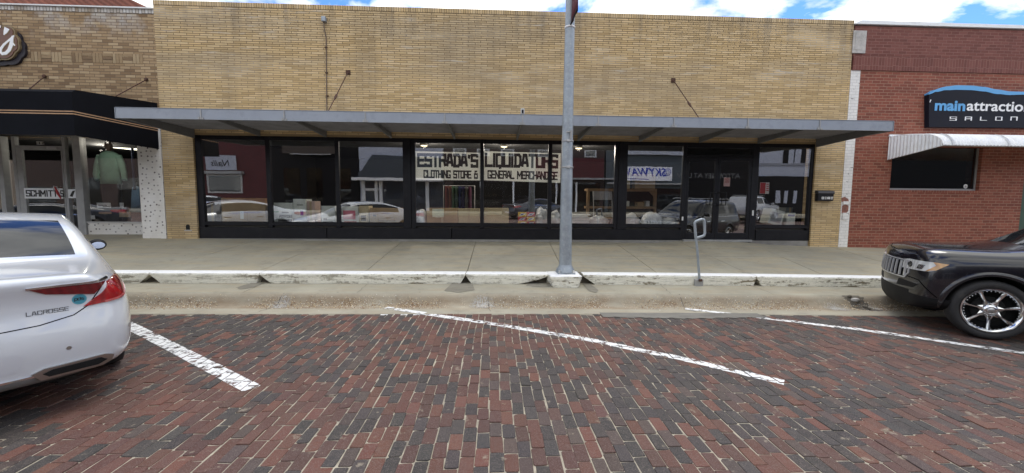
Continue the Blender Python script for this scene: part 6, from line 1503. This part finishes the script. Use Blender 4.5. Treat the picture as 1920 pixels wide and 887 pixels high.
for s_ in (-1, 1):
    # corner lamps on the nose: projected at 45 degrees
    a = R(52); d = Vector((-math.cos(a), -s_*math.sin(a), 0)); u = Vector((-math.sin(a), s_*math.cos(a), 0)); o_ = Vector((3.54, s_*.72, 0))-d*2
    def cor(polys, off, nm, mt, **k): return conform(jb_, polys, o_, u, (0, 0, 1), d, off, nm, mt, suv, **k)
    cor([[(-.26, .78), (.12, .79), (.19, .815), (.28, .90), (.18, .915), (-.16, .92), (-.25, .90)]], .007, 'headlight', CLEARL)
    cor([[(.09, .79), (.19, .815), (.285, .903), (.15, .917), (.18, .875)]], .011, 'turn_signal', AMB)
    cor([circ(-.13, .85, .040)], .011, 'lamp_bowl', TRIM); cor([circ(-.13, .85, .030)], .0135, 'lamp_bowl', CHROME); cor([[(-.02, .81), (.05, .81), (.08, .87), (0, .87)]], .011, 'lamp_bowl', CHROME)
    cor([[(-.34, .52), (-.05, .54), (.02, .60), (-.30, .62)]], .004, 'fog_light', TRIM); cor([[(-.40, .26), (.30, .26), (.34, .44), (-.2, .46), (-.40, .47)]], .005, 'lower_bumper', TRIM)
    cor(strip2([(-.40, .70), (.02, .66), (.22, .46)], .010), .0035, 'bumper_crease', SEAM)
    side(jb_, suv, s_, strip2([(-.15, 1.10), (.0, .82), (.28, .52), (.40, .34)], .007)+strip2([(1.06, 1.12), (1.06, .35)], .007)+strip2([(2.22, 1.09), (2.25, .35)], .007)+strip2([(.4, .34), (2.25, .34)], .007), .0014, 'door_gap', SEAM, step=.06)
    side(jb_, suv, s_, [[(.42, .335), (2.38, .335), (2.38, .46), (.42, .46)]], .012, 'side_cladding', PAINT['black'])
    for x in (.55, 1.62): side(jb_, suv, s_, [[(x-.12, .90), (x+.12, .90), (x+.12, .925), (x-.12, .925)]], .022, 'door_handle', CHROME)
    mr = bmesh.new(); bmesh.ops.create_cube(mr, size=1); bmesh.ops.subdivide_edges(mr, edges=mr.edges, cuts=3, use_grid_fill=True)
    for v_ in mr.verts: c = v_.co; l = max(.3, c.length); c2 = c*(.5+.18/l); v_.co = Vector((1.92+c2.x*.16, s_*1.06+c2.y*.22, 1.19+c2.z*.18))
    m2 = bpy.data.meshes.new('side_mirror'); mr.to_mesh(m2); mr.free(); m2.materials.append(PAINT['black']); m2.polygons.foreach_set('use_smooth', [True]*len(m2.polygons)); qo = bpy.data.objects.new('side_mirror', m2); COL.objects.link(qo); qo.parent = suv
    MB().tube([(1.96, s_*.87, 1.10), (1.94, s_*.98, 1.15)], .025, 8).build('mirror_arm', TRIM, suv, local=True)
    MB().tube([(-.5, s_*.62, 1.77), (-.3, s_*.62, 1.79), (1.5, s_*.62, 1.79), (1.7, s_*.60, 1.75)], .016, 8).build('roof_rail', SATIN, suv, local=True)
    side(jb_, suv, s_, strip2([(-.9, 1.115), (2.5, 1.095)], .014), .004, 'chrome_strip', SATIN, step=.1)
    conform(jb_, [[(s_*.66, .95), (s_*.86, .93), (s_*.86, 1.12), (s_*.68, 1.12)][::-s_]], (-3, 0, 0), (0, 1, 0), (0, 0, 1), (1, 0, 0), .008, 'tail_light', REDL, suv)
    front(jb_, suv, [[(s_*.34, .86), (s_*.50, .845), (s_*.50, .80), (s_*.34, .80)][::s_]], .003, 'grille_corner', TRIM)
GRCH = plain('bright_trim', (.62, .63, .65), .22, .55, coords='obj')
gp = [[(-.50, .655), (.50, .655), (.56, .72), (.55, .885), (-.55, .885), (-.56, .72)]]
front(jb_, suv, gp, .004, 'grille', SEAM)
front(jb_, suv, strip2([(-.50, .652), (.50, .652), (.565, .72), (.555, .89), (-.555, .89), (-.565, .72), (-.50, .652)], .016), .012, 'grille_surround', GRCH)
for k in range(-4, 5): front(jb_, suv, [[(k*.125-.014, .67), (k*.125+.014, .67), (k*.125+.014, .875), (k*.125-.014, .875)]], .022, 'grille_bar', GRCH, step=.04)
front(jb_, suv, [[(-.60, .25), (.60, .25), (.60, .50), (-.60, .50)]], .004, 'lower_grille', TRIM)
for q_ in (1, -1): conform(jb_, strip2([(3.45, q_*.36), (3.2, q_*.56), (2.55, q_*.66)], .012), (0, 0, 3), (1, 0, 0), (0, 1, 0), (0, 0, -1), .004, 'hood_crease', PAINT['black'], suv)
conform(jb_, strip2([(3.50, .62), (3.25, .74), (2.76, .78)], .007)+strip2([(3.50, -.62), (3.25, -.74), (2.76, -.78)], .007)+strip2([(3.50, .62), (3.57, .4), (3.60, 0), (3.57, -.4), (3.50, -.62)], .007), (0, 0, 3), (1, 0, 0), (0, 1, 0), (0, 0, -1), .0014, 'hood_gap', SEAM, suv)
for s_ in (-1, 1): MB().tube([(2.42, s_*.15, 1.165), (2.36, s_*.45, 1.19), (2.33, s_*.68, 1.20)], .010, 6).build('wiper', TRIM, suv, local=True)
def place(root, x, y, ang, z=None):
    d = Vector((math.cos(ang), math.sin(ang))); n_ = Vector((-d.y, d.x)); L = 2.9
    z0 = roadz(x, y) if z is None else z; zf = (roadz(x+d.x*L, y+d.y*L) if z is None else z)
    zl = roadz(x+n_.x, y+n_.y) if z is None else z; zr = roadz(x-n_.x, y-n_.y) if z is None else z
    root.location = (x, y, z0+.002); root.rotation_euler = (math.atan2(zl-zr, 2), -math.atan2(zf-z0, L), ang)
def copy_tree(o, parent=None):
    c = o.copy(); COL.objects.link(c); c.parent = parent
    for chd in list(o.children): copy_tree(chd, c)
    return c
def recolour(root, frm, to):
    for q in [root]+list(root.children_recursive):
        if q.type == 'MESH':
            for i, sl_ in enumerate(q.material_slots):
                if sl_.material == frm: sl_.link = 'OBJECT'; sl_.material = to
SA, JA = R(180-41), R(180-32)
sd_ = Vector((math.cos(SA), math.sin(SA)))
place(sedan, -4.32, 3.37, SA)
jd = Vector((math.cos(JA), math.sin(JA))); fo = Vector((6.67, 5.42))-jd*2.915
place(suv, fo.x, fo.y, JA)
PG = 'cars standing in the street'
for r_ in (sedan, suv): r_['group'] = PG
def dup(src, frm, to, x, y, ang, lab, z=None):
    c = copy_tree(src); c['label'] = lab; recolour(c, PAINT[frm], PAINT[to]); place(c, x, y, ang, z); return c
dup(sedan, 'white', 'white', -9.3, 3.4, SA, 'white sedan mirrored in the far left pane of the black shop front')
dup(sedan, 'white', 'dark', -17.4, 3.6, SA, 'dark sedan mirrored in the left shop window below the green shirt')
dup(suv, 'black', 'silver', 18.2, -7.8, R(-32), 'silver suv mirrored in the right hand black shop window', z=0)
dup(sedan, 'white', 'dark', 1.8, -7.7, R(-32), 'dark sedan mirrored below the second paper sign', z=0)
dup(sedan, 'white', 'white', -21.5, -7.7, R(-32), 'white sedan parked across the street, mirrored at the far left pane', z=0)

# ------------------------------------------------------------------ the other side of the street, seen in the glass
YO = -14.4
def OX(px): return (px-927)/750*(2*YG-YO)
def OZ(py): return 1.6+(355-py)/750*(2*YG-YO)
mb = MB(); mb.box(-60, YO, -.05, 60, -11.2, .16); struct(mb.build('far_sidewalk', M['walk']), 'sidewalk across the street')
def ob(px0, px1, py_top, mat, lab, nm='shop_building', depth=10, extra=None):
    x0, x1 = OX(px0), OX(px1); z1 = OZ(py_top); r_ = thing(nm, lab, 'building', ((x0+x1)/2, YO, .16), 0, 'buildings mirrored in the shop glass')
    MB().box(x0+.01, YO-depth, .1, x1-.01, YO, z1).build('wall', mat, r_); return r_
def obox(r_, nm, mat, px0, px1, py0, py1, d0=.01, d1=.08):
    MB().box(OX(px0), YO+d0, OZ(py1), OX(px1), YO+d1, OZ(py0)).build(nm, mat, r_)
MAR = plain('maroon_wall', (.075, .010, .013), .8, var=.2, scale=3); DKW = plain('dark_storefront', (.008, .008, .010), .85, spec=.1); GW_ = plain('grey_wall', (.25, .26, .29), .8); LGW = plain('pale_wall', (.40, .42, .48), .7)
b1 = ob(300, 522, 225, MAR, 'maroon shop with a white hanging sign over one window, mirrored in the left panes')
obox(b1, 'window_frame', M['alu'], 410, 472, 323, 356, .0, .06); obox(b1, 'window_glass', M['glass2'], 413, 469, 326, 353, .061, .07); obox(b1, 'window_hood', M['alu_grey'], 400, 476, 317, 322, .0, .5)
nsg = thing('nail_sign', 'white sign with dark script reading Nails, mirrored in the leftmost pane', 'sign', (OX(438), YO, OZ(315)))
MB().box(OX(412), YO+.12, OZ(315), OX(464), YO+.18, OZ(289)).build('panel', LGW, nsg); 
o = font_text('lettering', 'Nails', .75, INK, nsg, (OX(454), YO+.19, OZ(308)), shear=.3, rot=(R(90), 0, R(180)), off=.01)
b2 = ob(523, 678, 262, DKW, 'black fronted shop between the maroon and the white shops across the street', depth=10)
obox(b2, 'sign_band', plain('brown_band', (.05, .035, .025), .6), 545, 640, 266, 284, .0, .1); obox(b2, 'ledge', M['alu'], 560, 632, 284.5, 286, .0, .3)
for a in (560, 600, 650): obox(b2, 'window', M['glass2'], a-14, a+14, 310, 372, 0, .03)
b3 = ob(680, 832, 255, LGW, 'white sided shop with a dark curved entrance canopy, mirrored under the third window', depth=10)
cv = [(OX(683), OZ(318)), (OX(692), OZ(313)), (OX(703), OZ(295)), (OX(710), OZ(286)), (OX(832), OZ(290)), (OX(832), OZ(326)), (OX(683), OZ(326))]
MB().prism(cv, YO+.001, YO+.9).build('entrance_canopy', plain('dark_canopy', (.04, .05, .06), .5), b3); obox(b3, 'canopy_edge', M['white'], 672, 832, 326, 331, 0, 1.0)
obox(b3, 'window', M['glass2'], 688, 832, 332, 392, 0, .02)
for a, b in ((684, 690), (708, 713), (716, 722), (770, 776), (800, 806)): obox(b3, 'column', M['white'], a, b, 332, 395, .021, .2)
obox(b3, 'door_head', M['white'], 690, 722, 345, 349, .021, .15)
b4 = ob(834, 1132, 230, plain('dull_brown_wall', (.035, .02, .018), .8, var=.2), 'dark brick building with small upper windows, mirrored above the paper signs', depth=10)
for a in (862, 905, 950, 1018, 1104):
    obox(b4, 'window', M['alu'], a-12, a+12, 270, 284, 0, .05); obox(b4, 'pane', M['glass2'], a-9, a+9, 272.5, 282, .051, .06)
obox(b4, 'shopfront', MAR, 1000, 1130, 286, 322, 0, .1); obox(b4, 'ledge', M['alu_grey'], 1040, 1150, 322, 325, 0, .5); obox(b4, 'shop_window', M['glass2'], 850, 1125, 330, 392, 0, .02)
for a in (900, 960, 1040, 1078): obox(b4, 'mullion', M['white_alu'], a, a+3, 330, 394, .021, .1)
b5 = ob(1134, 1288, 262, plain('slate_panel', (.06, .075, .085), .6), 'slate green shopfront with a white blue lettered sign, mirrored left of the doors', depth=10)
obox(b5, 'cornice', LGW, 1160, 1288, 268, 278, 0, .3); obox(b5, 'ledge', M['alu_grey'], 1136, 1288, 330, 333, 0, .4); obox(b5, 'shop_window', M['glass2'], 1140, 1284, 340, 400, 0, .02)
sk = thing('wave_sign', 'white sign with slanted blue SKYWAVE lettering, mirrored beside the doors', 'sign', (OX(1210), YO, OZ(325)))
MB().box(OX(1158), YO+.12, OZ(326), OX(1259), YO+.2, OZ(300)).build('panel', plain('bright_panel', (.88, .89, .92), .5), sk)
BL2 = plain('royal_blue', (.02, .05, .42), .5)
o = font_text('lettering', 'SKYWAVE', .98, BL2, sk, (OX(1249), YO+.21, OZ(317)), shear=.25, rot=(R(90), 0, R(180)), off=.022, sx=.92)
MB().box(OX(1170), YO+.205, OZ(323.6), OX(1215), YO+.21, OZ(322)).build('sign_line', BL2, sk)
mb = MB(); mb.lathe([(.28, -.01), (.33, -.01), (.33, .0), (.28, .0)], (OX(1250), YO+.215, OZ(310)), 'y', 24); mb.lathe([(.14, -.01), (.18, -.01), (.18, .0), (.14, .0)], (OX(1250), YO+.216, OZ(310)), 'y', 24); mb.build('swirl', BL2, sk)
b6 = ob(1290, 1418, 240, DKW, 'dark office front with pale lettering, mirrored in the double doors', depth=10)
o = font_text('lettering', 'ATTORNEY AT LAW', .62, plain('pale_letters', (.16, .16, .16), .6), b6, (OX(1392), YO+.02, OZ(320)), rot=(R(90), 0, R(180)))
for a in (1300, 1345, 1390): obox(b6, 'light_bar', LGW, a, a+26, 281, 283.5, 0, .06)
b7 = ob(1420, 1620, 215, LGW, 'pale two storey building with dark shop level, mirrored in the right hand window', depth=10)
obox(b7, 'upper_window', DKW, 1474, 1540, 262, 292, 0, .05)
for a in (1489, 1502, 1524): obox(b7, 'curtain', LGW, a-5, a+5, 264, 290, .051, .06)
obox(b7, 'shop_level', DKW, 1421, 1619, 315, 402, 0, .25); obox(b7, 'cornice', GW_, 1421, 1619, 290, 294, .0, .08)
for a, b in ((1462, 1470), (1478, 1485), (1496, 1504)): obox(b7, 'poster', LGW, a, b, 342, 366, .251, .27)
for k, (a, b, t_, m_, l_) in enumerate(((1622, 1900, 235, plain('dark_grey_wall', (.03, .03, .032), .9), 'dark grey block across the street on the right'), (60, 298, 240, plain('dark_tan_wall', (.07, .045, .035), .8), 'dark brown block across the street on the left'), (1902, 2400, 250, GW_, 'grey block across the street on the far right'), (-700, 58, 235, plain('buff_wall', (.30, .24, .18), .8), 'buff block across the street on the far left'))): 
    b8 = ob(a, b, t_, m_, l_)
    for q in range(3): x_ = a+(b-a)*(q+.5)/3; obox(b8, 'window', M['glass2'], x_-25, x_+25, 330, 392, 0, .02)
